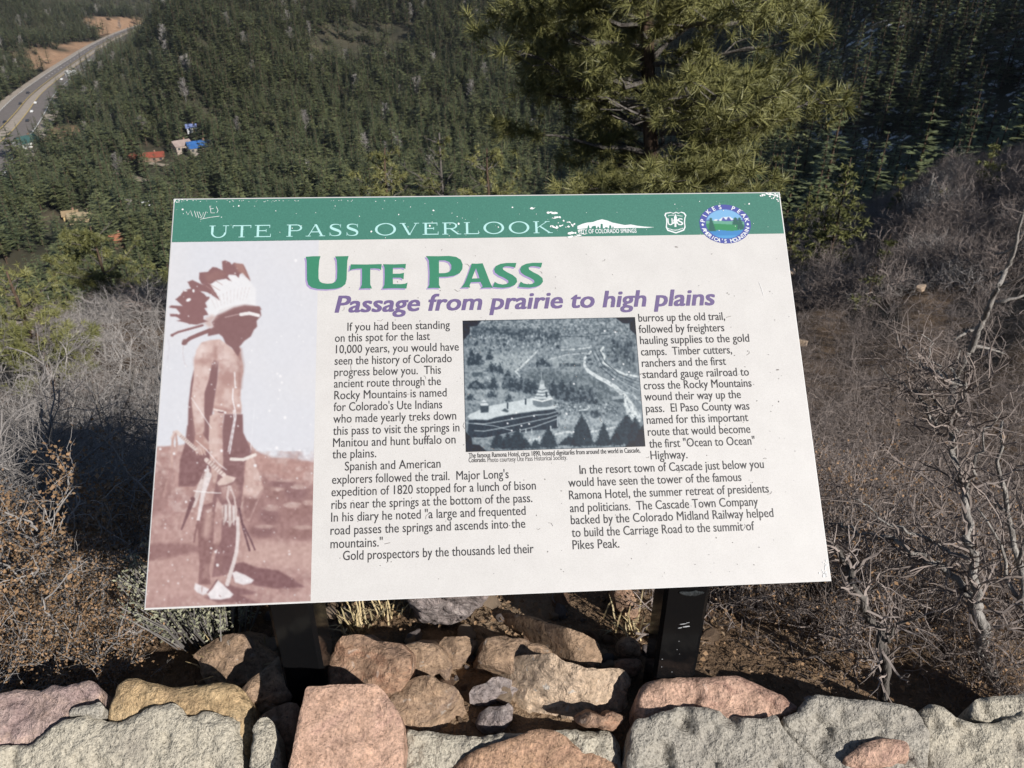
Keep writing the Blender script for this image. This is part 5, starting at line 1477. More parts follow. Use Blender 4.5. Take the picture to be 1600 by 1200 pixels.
    for hd in (a((755, 130), (790, 118), (840, 140), (860, 165), (890, 145), (930, 155), (985, 160), (1010, 200), (1040, 270), (1070, 350), (1020, 300), (985, 255), (950, 270), (940, 315), (905, 280), (830, 276), (818, 300), (862, 352), (790, 320), (745, 270), (760, 230)),
               a((500, 320), (505, 255), (600, 245), (650, 190), (700, 200), (760, 230), (800, 290), (790, 325), (700, 335), (640, 375), (580, 390), (530, 380)),
               a((375, 355), (430, 335), (530, 385), (620, 375), (735, 560), (640, 500), (590, 470), (500, 455), (420, 440), (400, 405)),
               a((300, 500), (330, 450), (410, 430), (500, 450), (560, 490), (585, 520), (620, 520), (612, 545), (570, 585), (590, 640), (560, 645), (590, 690), (602, 720), (550, 730), (550, 770), (600, 790), (480, 828), (400, 822), (330, 800), (250, 785), (300, 772), (250, 740), (185, 738), (180, 710), (300, 710), (250, 650), (170, 640), (190, 615), (320, 622), (270, 575), (240, 550))):
        p.poly(hd, (138, 103, 103), .7, jit=.5, js=.6)
    p.poly(a((890, 150), (985, 160), (1060, 330), (1000, 280), (930, 240)), (178, 140, 128), 2, .6)
    p.poly(a((560, 280), (700, 230), (800, 260), (760, 310), (600, 360)), (156, 120, 114), 3, .5)
    for q0, q1 in (((600, 370), (730, 450)), ((580, 400), (690, 480)), ((680, 340), (760, 390)), ((640, 460), (720, 560))): p.line(a(q0, q1), 1.0, (170, 138, 134), .6)
    p.blob(*a((385, 555))[0], 4, 2.4, (232, 232, 234), 1, .4, -.4); p.blob(*a((440, 455))[0], 1.6, 2.6, (232, 232, 234), 1, .4); p.blob(*a((352, 455))[0], 3, 1.2, (226, 224, 226), 1, .4)
    p.line(a((200, 945), (270, 910), (380, 880), (540, 835)), 3.4, (142, 108, 108), 3.6); p.line(a((330, 1035), (400, 980), (480, 945), (620, 890)), 5.6, (138, 103, 103), 6.2)
    p.blob(*a((205, 945))[0], 2.6, 2.2, DK); p.blob(*a((345, 1020))[0], 4.2, 4.6, DK)
    p.line(a((330, 1060), (320, 1130), (340, 1250), (370, 1290)), .8, (196, 184, 186), .6); p.line(a((160, 990), (175, 1080), (150, 1240)), .7, (196, 192, 200), .5)
    # faded print: specks and grain
    r2 = np.random.default_rng(5)
    for _ in range(230):
        x, y = r2.uniform(228, 490), r2.uniform(560, 945) if r2.uniform() < .85 else r2.uniform(400, 560)
        q = r2.uniform(.5, 1.3) if r2.uniform() < .93 else r2.uniform(1.6, 2.6)
        k = np.where((np.abs(U - x) < 4) & (np.abs(V - y) < 4))[0]
        m = np.clip((q - np.hypot(U[k] - x, V[k] - y)) / .7 + .5, 0, 1)[:, None] * .9
        p.c[k] = p.c[k] * (1 - m) + np.array([236, 234, 235]) * m
    g_ = fbm(np.stack([s, t], 1), 260, 3, 77)
    return p.c + g_[:, None] * np.where(V[:, None] > 700, 15, 4)
portrait, prect = print_grid('portrait_print', [(266, 378.3), (499, 374.3), (484.5, 941), (226, 951)], paint_portrait, .00015)

def paint_hotel(U, V, s, t):
    p = Paint(U, V); r2 = np.random.default_rng(9)
    q = lambda *z: conv(700, 480, 4.616, z)
    D, G, L, W_ = (68, 78, 86), (122, 132, 138), (160, 171, 175), (196, 206, 208)
    p.fill((128, 138, 143))
    n1 = fbm(p.P, .10, 4, 1); n2 = fbm(p.P, .45, 3, 2)
    p.blend(np.clip(.35 + n2 * .9, 0, .8) * (V < 540), (88, 98, 105))
    p.poly(q((100, 95), (800, 80), (1360, 60), (1360, 200), (1100, 210), (800, 150), (400, 160), (100, 160)), (142, 152, 156), 6, .55)
    p.blend(np.clip(n2 * 1.6, 0, .8) * (V < 522), (92, 102, 108)); p.blend(np.clip(-n2 * 1.2 - .1, 0, .6) * (V < 530), (172, 180, 184))
    p.poly(q((170, 140), (500, 150), (800, 190), (830, 240), (600, 230), (350, 190), (160, 200)), D, 3, .75, jit=2.5, js=.3, seed=4)
    for i in range(190):
        x, y = r2.uniform(115, 800), r2.uniform(190, 330)
        if x > 330 and y > 290 and r2.uniform() < .7: continue
        X, Y = q((x, y))[0]
        p.blob(X, Y, r2.uniform(.7, 2), r2.uniform(1, 2.8), (72, 82, 90) if r2.uniform() < .62 else (168, 178, 182), .8, .7)
    p.poly(q((330, 340), (480, 330), (640, 310), (560, 400), (490, 470), (380, 440), (260, 420)), (158, 168, 171), 4, .85, jit=2, js=.2)
    p.poly(q((800, 225), (960, 225), (1040, 260), (1000, 290), (800, 290)), (146, 156, 160), 4, .8, jit=2, js=.2, seed=3)
    p.poly(q((740, 360), (880, 350), (960, 390), (960, 430), (760, 430)), (150, 160, 163), 3, .75)
    p.line(q((645, 315), (560, 400), (488, 465)), 2.6, (196, 205, 206)); p.line(q((488, 465), (520, 500)), 2.6, (190, 200, 202)); p.line(q((720, 380), (850, 345), (1000, 330)), 1.6, (178, 187, 190))
    p.line(q((820, 310), (950, 300), (1030, 290)), 2.4, (182, 191, 193)); p.line(q((700, 210), (1000, 212), (1200, 190)), 1.4, (84, 94, 100))
    p.poly(q((540, 470), (800, 450), (1000, 470), (1160, 560), (1240, 660), (1100, 700), (800, 600), (560, 560)), (98, 108, 113), 5, .85, jit=3, js=.15, seed=6)
    p.poly(q((780, 450), (960, 440), (1000, 470), (900, 490)), (150, 160, 163), 4, .7); p.poly(q((900, 540), (1010, 520), (1040, 545), (960, 560)), (140, 150, 154), 3, .7)
    for x0, x1 in ((805, 870), (880, 955)): p.poly(q((x0, 400), (x1, 398), (x1 + 3, 426), (x0, 430)), (84, 94, 100), .8); p.line(q((x0, 402), (x1, 400)), 1.4, (150, 160, 163))
    p.poly(q((1140, 280), (1340, 240), (1370, 480), (1270, 440), (1180, 400), (1140, 340)), (104, 114, 119), 4, .8)
    for i in range(46):
        x, y = r2.uniform(1150, 1350), r2.uniform(240, 400); X, Y = q((x, y))[0]
        p.blob(X, Y, 1.8, r2.uniform(3, 6), (66, 76, 84), .75, .7)
    p.line(q((1030, 320), (985, 370), (985, 420), (1010, 460), (1080, 505), (1150, 540), (1210, 580), (1270, 640)), 3, (196, 205, 207), 7.5)
    p.line(q((1270, 640), (1300, 700), (1330, 760), (1345, 800)), 8, (200, 209, 210), 22, soft=3)
    p.line(q((1190, 590), (1330, 630), (1400, 700)), 3, (172, 182, 185)); p.line(q((1120, 290), (1100, 315), (1130, 355), (1120, 400), (1200, 450), (1270, 482), (1372, 502)), 3.0, (200, 209, 210))
    for dx, dy in ((0, 0), (22, -14), (44, -26)): p.line(q((1040 + dx, 320 + dy), (1085 + dx, 420 + dy), (1190 + dx, 510 + dy), (1375, 590 + dy * 2)), 1.3, (78, 88, 95))
    p.line(q((1060, 330), (1110, 430), (1220, 520), (1375, 600)), 1.2, (170, 180, 184))
    for x, y in ((1020, 380), (1030, 410), (1120, 430), (1010, 350)): p.blob(*q((x, y))[0], 3.2, 2.0, (58, 68, 76), .9, .6)
    p.poly(q((130, 470), (300, 480), (420, 560), (600, 650), (560, 690), (300, 690), (130, 700)), (146, 156, 160), 4, .7, jit=2, js=.2, seed=8)
    def tree(x, y, h, w, c=(62, 72, 80)):
        X, Y = q((x, y))[0]; h, w = h / 4.616 * 1.1, w / 4.616 * 1.35
        p.poly([(X, Y - h), (X + w * .3, Y - h * .6), (X + w * .5, Y - h * .1), (X + w * .3, Y), (X - w * .3, Y), (X - w * .5, Y - h * .1), (X - w * .28, Y - h * .6)], c, 1.4, .92, jit=2.6, js=.55, seed=int(x))
    for x, y, h, w in ((310, 470, 70, 40), (340, 470, 60, 40), (375, 480, 70, 40), (330, 600, 100, 50), (430, 590, 130, 70), (480, 610, 110, 60), (530, 610, 110, 60), (580, 620, 90, 60), (620, 630, 90, 60), (170, 420, 110, 60), (220, 420, 90, 60), (300, 380, 60, 40), (680, 430, 60, 90), (820, 670, 140, 80), (880, 680, 130, 80), (960, 690, 120, 70), (1030, 700, 110, 80), (760, 640, 110, 60), (440, 680, 50, 40), (200, 590, 60, 110), (270, 590, 50, 70), (310, 650, 40, 60), (160, 670, 40, 60), (790, 300, 30, 24)): tree(x, y, h, w)
    p.poly(q((170, 470), (210, 450), (250, 470), (245, 500), (180, 505)), (92, 102, 108), 1); p.poly(q((165, 470), (210, 446), (255, 468)), (150, 160, 164), .8)
    for i in range(130):
        x, y = r2.uniform(760, 1250), r2.uniform(690, 780); p.blob(*q((x, y))[0], 1.3, 1.3, W_ if r2.uniform() < .3 else (74, 84, 91), .8, .7)
    p.poly(q((780, 790), (960, 770), (1250, 830), (1380, 850), (1400, 1000), (560, 1020), (520, 940), (700, 890), (800, 870)), (158, 168, 172), 3, .9, jit=2, js=.2, seed=12)
    p.poly(q((800, 860), (900, 850), (900, 890), (800, 905)), (112, 122, 127), 3, .8); p.poly(q((1040, 860), (1250, 850), (1200, 890), (1060, 890)), (120, 130, 135), 3, .7)
    p.line(q((700, 930), (860, 900), (1000, 905), (1230, 860)), 3, (196, 205, 207)); p.line(q((560, 960), (700, 950)), 4, (190, 200, 203))
    p.poly(q((1185, 640), (1265, 632), (1272, 690), (1180, 680)), (90, 100, 106), .8); p.poly(q((1180, 645), (1262, 634), (1268, 660), (1182, 668)), (150, 160, 164), .8)
    p.poly(q((945, 742), (995, 738), (998, 770), (945, 770)), (96, 106, 112), .8); p.line(q((945, 745), (998, 740)), 2, (190, 200, 203)); p.blob(*q((1060, 770))[0], 8, 6, D, .9, .5)
    for i in range(420):
        x, y = r2.uniform(110, 1400), r2.uniform(95, 780)
        if 560 < x < 1150 and 430 < y < 600: continue
        p.blob(*q((x, y))[0], r2.uniform(.6, 1.8), r2.uniform(.6, 2.2), (70, 80, 88) if r2.uniform() < .6 else (172, 182, 186), .55, .8)
    p.blend(np.clip(fbm(p.P, .35, 3, 15) * 1.1, 0, .35), (76, 86, 94)); p.blend(np.clip(-fbm(p.P, .28, 3, 16) * 1.1, 0, .3), (182, 191, 194))
    # the hotel: curved galleries, long pale roof, two domed turrets
    p.poly(q((140, 790), (160, 770), (230, 740), (300, 712), (420, 690), (610, 655), (700, 690), (795, 715), (760, 735), (640, 745), (500, 765), (360, 788), (285, 812), (200, 808), (165, 810)), (186, 196, 199), .9)
    p.poly(q((150, 815), (200, 812), (285, 815), (360, 792), (500, 770), (640, 750), (770, 735), (795, 760), (795, 870), (700, 885), (640, 885), (500, 905), (380, 925), (250, 945), (160, 940), (140, 900)), (62, 71, 80), .9)
    for dy in (0, 52, 104):
        p.line(q((190, 838 + dy), (260, 842 + dy), (350, 828 + dy * .97), (480, 805 + dy * .9), (630, 778 + dy * .8), (720, 772 + dy * .55), (790, 752 + dy * .5)), 1.6, (150, 160, 164))
    for x in range(520, 640, 42): p.line(q((x, 880), (x, 905)), 1.6, (186, 196, 199))
    p.line(q((740, 860), (742, 890)), 2, (186, 196, 199)); p.line(q((790, 790), (790, 860)), 1.6, (170, 180, 184))
    for x, y in ((430, 715), (560, 685)): p.line(q((x, y - 22), (x, y + 14)), 2.4, (70, 80, 88))
    p.poly(q((385, 748), (410, 728), (440, 750), (430, 760)), (90, 100, 106), .8)
    dome = q((612, 700), (618, 660), (640, 620), (660, 572), (664, 540), (678, 526), (692, 540), (698, 572), (722, 610), (748, 650), (752, 690), (745, 716), (700, 724), (640, 720))
    p.poly(dome, (184, 194, 197), .8)
    p.poly(q((612, 665), (750, 660), (752, 712), (700, 722), (640, 720), (612, 702)), (120, 130, 136), .8)
    for y, w in ((590, 28), (612, 40), (634, 52)): p.line(q((680 - w, y + 5), (680, y + 9), (680 + w, y + 1)), 1.5, (102, 112, 118))
    p.line(q((614, 665), (680, 678), (750, 660)), 2.4, (206, 214, 215)); p.blob(*q((679, 541))[0], 3.2, 3.4, (150, 160, 164), 1, .4); p.line(q((676, 530), (672, 470)), 1.0, (170, 180, 184)); p.line(q((708, 615), (712, 645)), 3, (76, 86, 93))
    p.poly(q((232, 705), (240, 682), (258, 664), (276, 680), (290, 700), (294, 712), (240, 716)), (190, 199, 202), .8); p.poly(q((232, 712), (294, 710), (292, 758), (236, 762)), (76, 86, 93), .8); p.line(q((240, 690), (284, 688)), 1.2, (106, 116, 122))
    p.line(q((135, 835), (330, 855), (460, 890)), 1.0, (170, 180, 184))
    for x, y, h, w in ((360, 1022, 120, 80), (430, 1024, 110, 70), (500, 1024, 140, 110), (560, 1020, 70, 60), (630, 1022, 60, 60), (725, 1018, 140, 100), (965, 1005, 210, 130), (1122, 1000, 150, 80), (1290, 990, 200, 180), (1350, 960, 160, 90), (1210, 1000, 100, 80), (1080, 1000, 40, 60), (870, 1000, 60, 120), (875, 955, 40, 24)): tree(x, y, h, w, (56, 66, 74))
    for x, y in ((492, 762), (462, 803), (460, 890), (655, 937), (585, 842), (430, 838), (1130, 172), (1207, 180), (1265, 410), (1305, 468), (908, 553), (855, 770), (1190, 520), (620, 785), (530, 855), (905, 900)): p.blob(*q((x, y))[0], 1.5, 1.3, (226, 230, 232), 1, .4)
    # black mounting corners of the album page
    K = (50, 58, 66)
    p.poly(q((95, 80), (255, 80), (210, 135), (158, 140), (158, 190), (105, 245)), K, .7); p.poly(q((1200, 72), (1365, 55), (1375, 215), (1310, 160), (1308, 118), (1260, 116)), K, .7)
    p.poly(q((118, 890), (172, 945), (175, 990), (225, 992), (285, 1045), (125, 1055)), K, .7); p.poly(q((1405, 850), (1440, 1015), (1265, 1020), (1310, 965), (1360, 960), (1362, 910)), K, .7)
    edge = np.minimum.reduce([s - s.min(), s.max() - s, t - t.min(), t.max() - t])
    p.blend(np.clip(1 - edge / .0009, 0, 1) * .8, (40, 46, 54))
    return np.clip((p.c - 125) * 1.28 * np.array([1, .97, .95]) + np.array([117, 116, 117]) + fbm(np.stack([s, t], 1), 420, 2, 71)[:, None] * 17, 34, 235)
print_grid('hotel_photo', [(723, 502.5), (992.5, 494), (1008, 697.5), (727.5, 706.5)], paint_hotel, .00018, step=.0008)

# --- lettering
def text_loops(txt, size, shear=0.0, spacing=1.0):
    cu = bpy.data.curves.new('lettering', 'FONT'); cu.body = txt; cu.size = size; cu.shear = shear; cu.space_character = spacing; cu.resolution_u = 3
    ob = bpy.data.objects.new('lettering', cu); COL.objects.link(ob)
    dg = bpy.context.evaluated_depsgraph_get(); me = bpy.data.meshes.new_from_object(ob.evaluated_get(dg))
    V = np.zeros(len(me.vertices) * 3); me.vertices.foreach_get('co', V); V = V.reshape(-1, 3)[:, :2]
    F = [tuple(p.vertices) for p in me.polygons]
    bpy.data.objects.remove(ob); bpy.data.curves.remove(cu); bpy.data.meshes.remove(me)
    return V, F
def put_text(mb, txt, p0, p1, size, off, bold=0.0, shear=0.0, same_t=True, fit=True):
    """a line of lettering from the left end of its baseline to its right end"""
    a, b = S(*p0), S(*p1); V, F = text_loops(txt, size, shear)
    t0 = (a[1] + b[1]) / 2
    x0, x1 = V[:, 0].min(), V[:, 0].max(); k = (b[0] - a[0]) / (x1 - x0) if fit else 1.0
    X = a[0] + (V[:, 0] - x0) * k
    Y = t0 - V[:, 1]
    shifts = [(0, 0)] if not bold else [(q * bold, w * bold * .45) for q in (-1, -.33, .33, 1) for w in (-1, 1)]
    for i, (dx, dy) in enumerate(shifts):
        mb.add(SWd(X + dx, Y + dy, np.full(len(X), off + i * .000012)), F)

body = [('If you had been standing', 543, 516, 703, 514.5), ('on this spot for the last', 523.5, 533.5, 672, 532), ('10,000 years, you would have', 525, 551, 717, 549), ('seen the history of Colorado', 523, 569, 706, 567),
 ('progress below you.  This', 522.5, 587, 689, 585), ('ancient route through the', 522, 604.8, 689, 602.7), ('Rocky Mountains is named', 522.5, 623, 698, 620.7), ("for Colorado's Ute Indians", 521.5, 641.5, 691, 639),
 ('who made yearly treks down', 521, 660, 713, 656.5), ('this pass to visit the springs in', 520.5, 678.8, 718, 675), ('Manitou and hunt buffalo on', 520.5, 697.7, 712, 693.7), ('the plains.', 519.5, 716, 588, 715),
 ('Spanish and American', 539, 735, 688.5, 731), ("explorers followed the trail.  Major Long's", 519, 755, 795, 748.4), ('expedition of 1820 stopped for a lunch of bison', 518, 775, 837.5, 765.5), ('ribs near the springs at the bottom of the pass.', 518, 795, 832, 785),
 ('In his diary he noted "a large and frequented', 517.5, 815, 821.5, 804.8), ('road passes the springs and ascends into the', 516.5, 835.6, 821, 824.8), ('mountains."', 516.5, 856.6, 598, 854), ('Gold prospectors by the thousands led their', 536, 875.5, 834, 864),
 ('burros up the old trail,', 998, 502.7, 1133, 500), ('followed by freighters', 998.6, 520.2, 1132, 518), ('hauling supplies to the gold', 1000.5, 537.6, 1171, 534.3), ('camps.  Timber cutters,', 1002, 555, 1144, 553),
 ('ranchers and the first', 1003.3, 573, 1134.7, 570.6), ('standard gauge railroad to', 1004.5, 590.6, 1170.6, 587.5), ('cross the Rocky Mountains', 1006.3, 608, 1174.7, 605), ('wound their way up the', 1007.4, 625.6, 1158, 622.7),
 ('pass.  El Paso County was', 1009.6, 644, 1171.4, 640.6), ('named for this important', 1011, 662, 1169.5, 658.6), ('route that would become', 1012.6, 680.5, 1172.8, 677), ('the first "Ocean to Ocean"', 1014.8, 699, 1180, 695.6), ('Highway.', 1017, 717.6, 1074.5, 716.5),
 ('In the resort town of Cascade just below you', 905.8, 739, 1194, 733), ('would have seen the tower of the famous', 888.3, 759, 1159, 753.3), ('Ramona Hotel, the summer retreat of presidents', 889.5, 778.5, 1201.8, 771.6), ('and politicians.  The Cascade Town Company', 890.8, 798.7, 1185, 791.7),
 ('backed by the Colorado Midland Railway helped', 892.3, 818, 1209, 809), ('to build the Carriage Road to the summit of', 893.7, 837.6, 1179.4, 830), ('Pikes Peak.', 895, 857.7, 968, 856.4)]
mb = MB()
for txt, u0, v0, u1_, v1_ in body: put_text(mb, txt, (u0, v0), (u1_, v1_), .0178, .00035, bold=.00009)
mb.build('body_text', I_black, panel)
mb = MB()
put_text(mb, 'The famous Ramona Hotel, circa 1890, hosted dignitaries from around the world in Cascade,', (732.5, 715), (1000.5, 707.4), .0098, .00035, bold=.00010)
put_text(mb, 'Colorado.', (732.5, 722.6), (759.5, 721.8), .0098, .00035, bold=.00010)
put_text(mb, 'Photo courtesy Ute Pass Historical Society.', (762, 722), (886.3, 718.6), .0098, .00035)
mb.build('caption_text', I_black, panel)
mb = MB(); put_text(mb, 'Passage from prairie to high plains', (524, 487.6), (1117.5, 477.2), .0365, .0003, bold=.00105, shear=.2)
mb.build('subtitle', I_purple, panel)

# flared title capitals
c7 = lambda *p: conv(470, 390, 4.1026, p)
def curve_pts(p, n=3): return p
Tt = [[c7((32, 47), (78, 43), (127, 43), (119, 70), (114, 130), (114, 185), (122, 205), (140, 215), (168, 219), (200, 217), (222, 206), (232, 185), (234, 130), (231, 70), (221, 44), (262, 43), (307, 42), (299, 72), (296, 130), (294, 190), (286, 222), (265, 240), (228, 251), (170, 255), (110, 253), (70, 244), (48, 225), (40, 195), (39, 130), (38, 72))],
      [c7((321, 95), (420, 96), (519, 93), (515, 132), (505, 124), (470, 121), (446, 122), (445, 180), (446, 225), (457, 250), (418, 249), (380, 251), (391, 226), (393, 180), (392, 122), (360, 123), (330, 127), (314, 136))],
      [c7((528, 94), (600, 95), (674, 92), (671, 124), (655, 117), (591, 118), (590, 155), (635, 155), (662, 149), (659, 191), (640, 181), (590, 181), (591, 221), (640, 222), (668, 219), (685, 212), (677, 250), (600, 248), (524, 251), (536, 225), (538, 170), (537, 118))],
      [c7((803, 42), (880, 43), (950, 41), (995, 47), (1026, 66), (1038, 95), (1036, 125), (1018, 152), (985, 168), (940, 175), (886, 176), (886, 225), (896, 248), (855, 246), (813, 248), (824, 226), (826, 150), (821, 70)), c7((886, 70), (925, 70), (952, 80), (965, 100), (965, 124), (952, 143), (925, 151), (886, 152))],
      [c7((1096, 90), (1130, 91), (1166, 88), (1190, 150), (1215, 215), (1231, 245), (1192, 244), (1154, 247), (1166, 236), (1152, 208), (1091, 210), (1082, 230), (1086, 244), (1058, 243), (1028, 245), (1050, 215), (1076, 150)), c7((1123, 120), (1146, 184), (1097, 186))]]
Sg = [(1382, 86), (1374, 117), (1358, 112), (1330, 108), (1308, 109), (1294, 117), (1298, 130), (1325, 147), (1358, 163), (1383, 184), (1387, 207), (1372, 227), (1343, 240), (1300, 246), (1262, 244), (1230, 240), (1244, 207), (1262, 218), (1292, 224), (1318, 221), (1332, 211), (1329, 198), (1306, 183), (1270, 167), (1245, 148), (1239, 127), (1250, 106), (1280, 92), (1320, 86), (1350, 86)]
Tt += [[c7(*Sg)], [c7(*[(x + 166, y - 1) for x, y in Sg])]]
loops = [[[tuple(S(*p)) for p in lp] for lp in g_] for g_ in Tt]
prim('title_shadow', [[[(x - .0022, y + .0020) for x, y in lp] for lp in g_] for g_ in loops], I_lilac, .0003)
prim('title', loops, I_title, .00042)

# thin wide serif capitals of the header
def glyph(ch):
    T, N, s = .19, .07, .05            # thick, thin, serif thickness
    B = lambda x0, y0, x1, y1: [[(x0, y0), (x1, y0), (x1, y1), (x0, y1)]]
    def bar(x0, y0, x1, y1, w): return [[(x0 - w / 2, y0), (x0 + w / 2, y0), (x1 + w / 2, y1), (x1 - w / 2, y1)]]
    def ring(cx, cy, rx, ry, tx, ty, a0=0, a1=360, n_=40):
        an = np.radians(np.linspace(a0, a1, n_)); o_ = [(cx + rx * math.cos(q), cy + ry * math.sin(q)) for q in an]; i_ = [(cx + (rx - tx) * math.cos(q), cy + (ry - ty) * math.sin(q)) for q in an]
        return [[o_[k], o_[k + 1], i_[k + 1], i_[k]] for k in range(n_ - 1)]
    def ser(x, y, w=.5): return B(x - w / 2, y, x + w / 2, y + s) if y < .5 else B(x - w / 2, y - s, x + w / 2, y)
    if ch == 'U': return 1.75, B(.28, .42, .28 + T, 1) + B(1.42, .42, 1.42 + N, 1) + ring(.885, .42, .605, .44, T * .85, N, 180, 360) + ser(.37, 1) + ser(1.455, 1)
    if ch == 'T': return 1.65, B(.74, 0, .74 + T, 1) + B(.08, 1 - N, 1.57, 1) + B(.08, .76, .13, 1) + B(1.52, .76, 1.57, 1) + ser(.83, 0)
    if ch == 'E': return 1.45, B(.22, 0, .22 + T, 1) + B(.22, 1 - N, 1.28, 1) + B(.22, 0, 1.36, N) + B(.22, .49, 1.0, .49 + N) + B(1.23, .76, 1.28, 1) + B(1.31, 0, 1.36, .26) + B(.95, .4, 1.0, .64) + ser(.25, 0, .4) + ser(.25, 1, .4)
    if ch == 'P': return 1.40, B(.22, 0, .22 + T, 1) + B(.22, 1 - N, .85, 1) + B(.22, .45, .85, .45 + N) + ring(.85, .725, .46, .275, T * .85, N, -90, 90) + ser(.31, 0) + ser(.25, 1, .35)
    if ch == 'R': return 1.65, B(.22, 0, .22 + T, 1) + B(.22, 1 - N, .85, 1) + B(.22, .45, .85, .45 + N) + ring(.85, .725, .46, .275, T * .85, N, -90, 90) + bar(1.42, 0, .78, .48, .2) + ser(.31, 0) + ser(1.46, 0, .35) + ser(.25, 1, .35)
    if ch == 'A': return 1.70, bar(.26, 0, .84, 1, N) + bar(1.38, 0, .84, 1, T) + B(.45, .33, 1.2, .33 + N) + ser(.26, 0, .42) + ser(1.38, 0, .5)
    if ch == 'V': return 1.70, bar(.84, 0, .28, 1, T) + bar(.84, 0, 1.42, 1, N) + ser(.28, 1, .5) + ser(1.42, 1, .42)
    if ch == 'O': return 1.95, ring(.975, .5, .86, .52, T * 1.05, N)
    if ch == 'L': return 1.40, B(.22, 0, .22 + T, 1) + B(.22, 0, 1.28, N) + B(1.23, 0, 1.28, .28) + ser(.31, 1) + ser(.25, 0, .4)
    if ch == 'K': return 1.68, B(.22, 0, .22 + T, 1) + bar(.35, .42, 1.25, 1, N * 1.4) + bar(1.46, 0, .62, .58, .2) + ser(.31, 0) + ser(.31, 1) + ser(1.25, 1, .4) + ser(1.46, 0, .42)
    if ch == 'S':
        pts = [(1.02, .80), (.90, .93), (.62, .975), (.34, .93), (.22, .79), (.30, .66), (.58, .54), (.86, .43), (1.0, .29), (.92, .1), (.62, .025), (.30, .06), (.16, .22)]
        w = [.05, .05, .06, .1, .17, .2, .21, .2, .18, .11, .06, .05, .05]
        q = smooth_line([(x, y, z) for (x, y), z in zip(pts, w)], 3); t_ = np.gradient(q[:, :2], axis=0); t_ /= np.linalg.norm(t_, axis=1, keepdims=True); nn = np.stack([-t_[:, 1], t_[:, 0]], 1)
        a_ = q[:, :2] + nn * q[:, 2:] / 2; b_ = q[:, :2] - nn * q[:, 2:] / 2
        return 1.22, [[tuple(a_[k]), tuple(a_[k + 1]), tuple(b_[k + 1]), tuple(b_[k])] for k in range(len(q) - 1)] + B(1.0, .70, 1.04, .98) + B(.14, .02, .18, .30)
    return .95, []
def header_line(txt, p0, p1, cap):
    a_, b_ = S(*p0), S(*p1); x = 0; out = []; gap = .16
    for ch in txt:
        wd, qs = glyph(ch); out += [[(px + x, py) for px, py in q] for q in qs]; x += wd + (gap if ch != ' ' else 0)
    mb = MB(); k = (b_[0] - a_[0]) / (x - gap); t0 = (a_[1] + b_[1]) / 2
    for i, q in enumerate(out):
        P = np.array(q); mb.add(SWd(a_[0] + P[:, 0] * k, t0 - P[:, 1] * cap, np.full(len(P), .0003 + (i % 12) * .000012)), [tuple(range(len(P)))])
    return mb
cap = S(600, 369)[1] - S(600, 350.3)[1]
header_line('UTE PASS OVERLOOK', (324, 369.6), (864, 366.2), cap).build('header_lettering', I_mint, panel)

# city emblem: pale mountain over a row of buildings
ce = lambda *p: conv(810, 310, 4.2105, p)
mt_ = ce((388, 203), (388, 182), (420, 168), (450, 160), (490, 156), (520, 145), (550, 138), (585, 146), (620, 160), (660, 168), (700, 176), (740, 172), (780, 180), (830, 186), (895, 190), (840, 195), (760, 194), (632, 197), (626, 197), (626, 186), (618, 186), (618, 197), (612, 197), (610, 178), (598, 178), (596, 197), (588, 197), (586, 190), (570, 190), (568, 197), (556, 197), (554, 168), (541, 168), (539, 197), (532, 197), (530, 186), (520, 186), (518, 197), (512, 197), (508, 180), (494, 182), (482, 186), (480, 197), (468, 197), (464, 178), (458, 178), (454, 197))
prim('city_emblem', [[[tuple(S(*p)) for p in mt_]]], I_white, .0003)
mb = MB(); put_text(mb, 'CITY OF COLORADO SPRINGS', (903.5, 365.2), (994.5, 363.6), .0098, .00035, bold=.00014)
mb.build('city_lettering', I_white, panel)
# forest shield
sh_o = ce((966, 96), (1000, 90), (1018, 97), (1036, 89), (1055, 96), (1072, 88), (1092, 94), (1105, 112), (1098, 130), (1096, 160), (1100, 190), (1090, 212), (1064, 222), (1036, 231), (1006, 222), (980, 214), (969, 190), (972, 160), (970, 130), (960, 112))
cx_, cy_ = np.mean(sh_o, 0); sh_i = [(cx_ + (x - cx_) * .88, cy_ + (y - cy_) * .90) for x, y in sh_o]
tree_ = ce((1032, 100), (1044, 130), (1040, 130), (1050, 150), (1044, 150), (1054, 168), (1038, 166), (1040, 188), (1026, 188), (1028, 166), (1014, 168), (1022, 150), (1016, 150), (1026, 130), (1022, 130))
So = lambda L: [tuple(S(*p)) for p in L]
prim('forest_shield', [[So(sh_o), So(sh_i)], [So(tree_)]] + [[So(ce((985 + k * 9, 196 + 10 * math.sin(k * .33)), (991 + k * 9, 196 + 10 * math.sin(k * .33)), (991 + k * 9, 203 + 10 * math.sin(k * .33)), (985 + k * 9, 203 + 10 * math.sin(k * .33))))] for k in range(11)] + [[So(ce((985 + k * 8, 112 - 4 * math.sin(k * .35)), (990 + k * 8, 112 - 4 * math.sin(k * .35)), (990 + k * 8, 117 - 4 * math.sin(k * .35)), (985 + k * 8, 117 - 4 * math.sin(k * .35))))] for k in range(12) if k not in (5, 6)], I_white, .0003)
mb = MB(); put_text(mb, 'U', ce((984, 176))[0], ce((1016, 176))[0], .0160, .00035, bold=.0003); put_text(mb, 'S', ce((1050, 176))[0], ce((1084, 176))[0], .0160, .00035, bold=.0003)
mb.build('shield_lettering', I_white, panel)
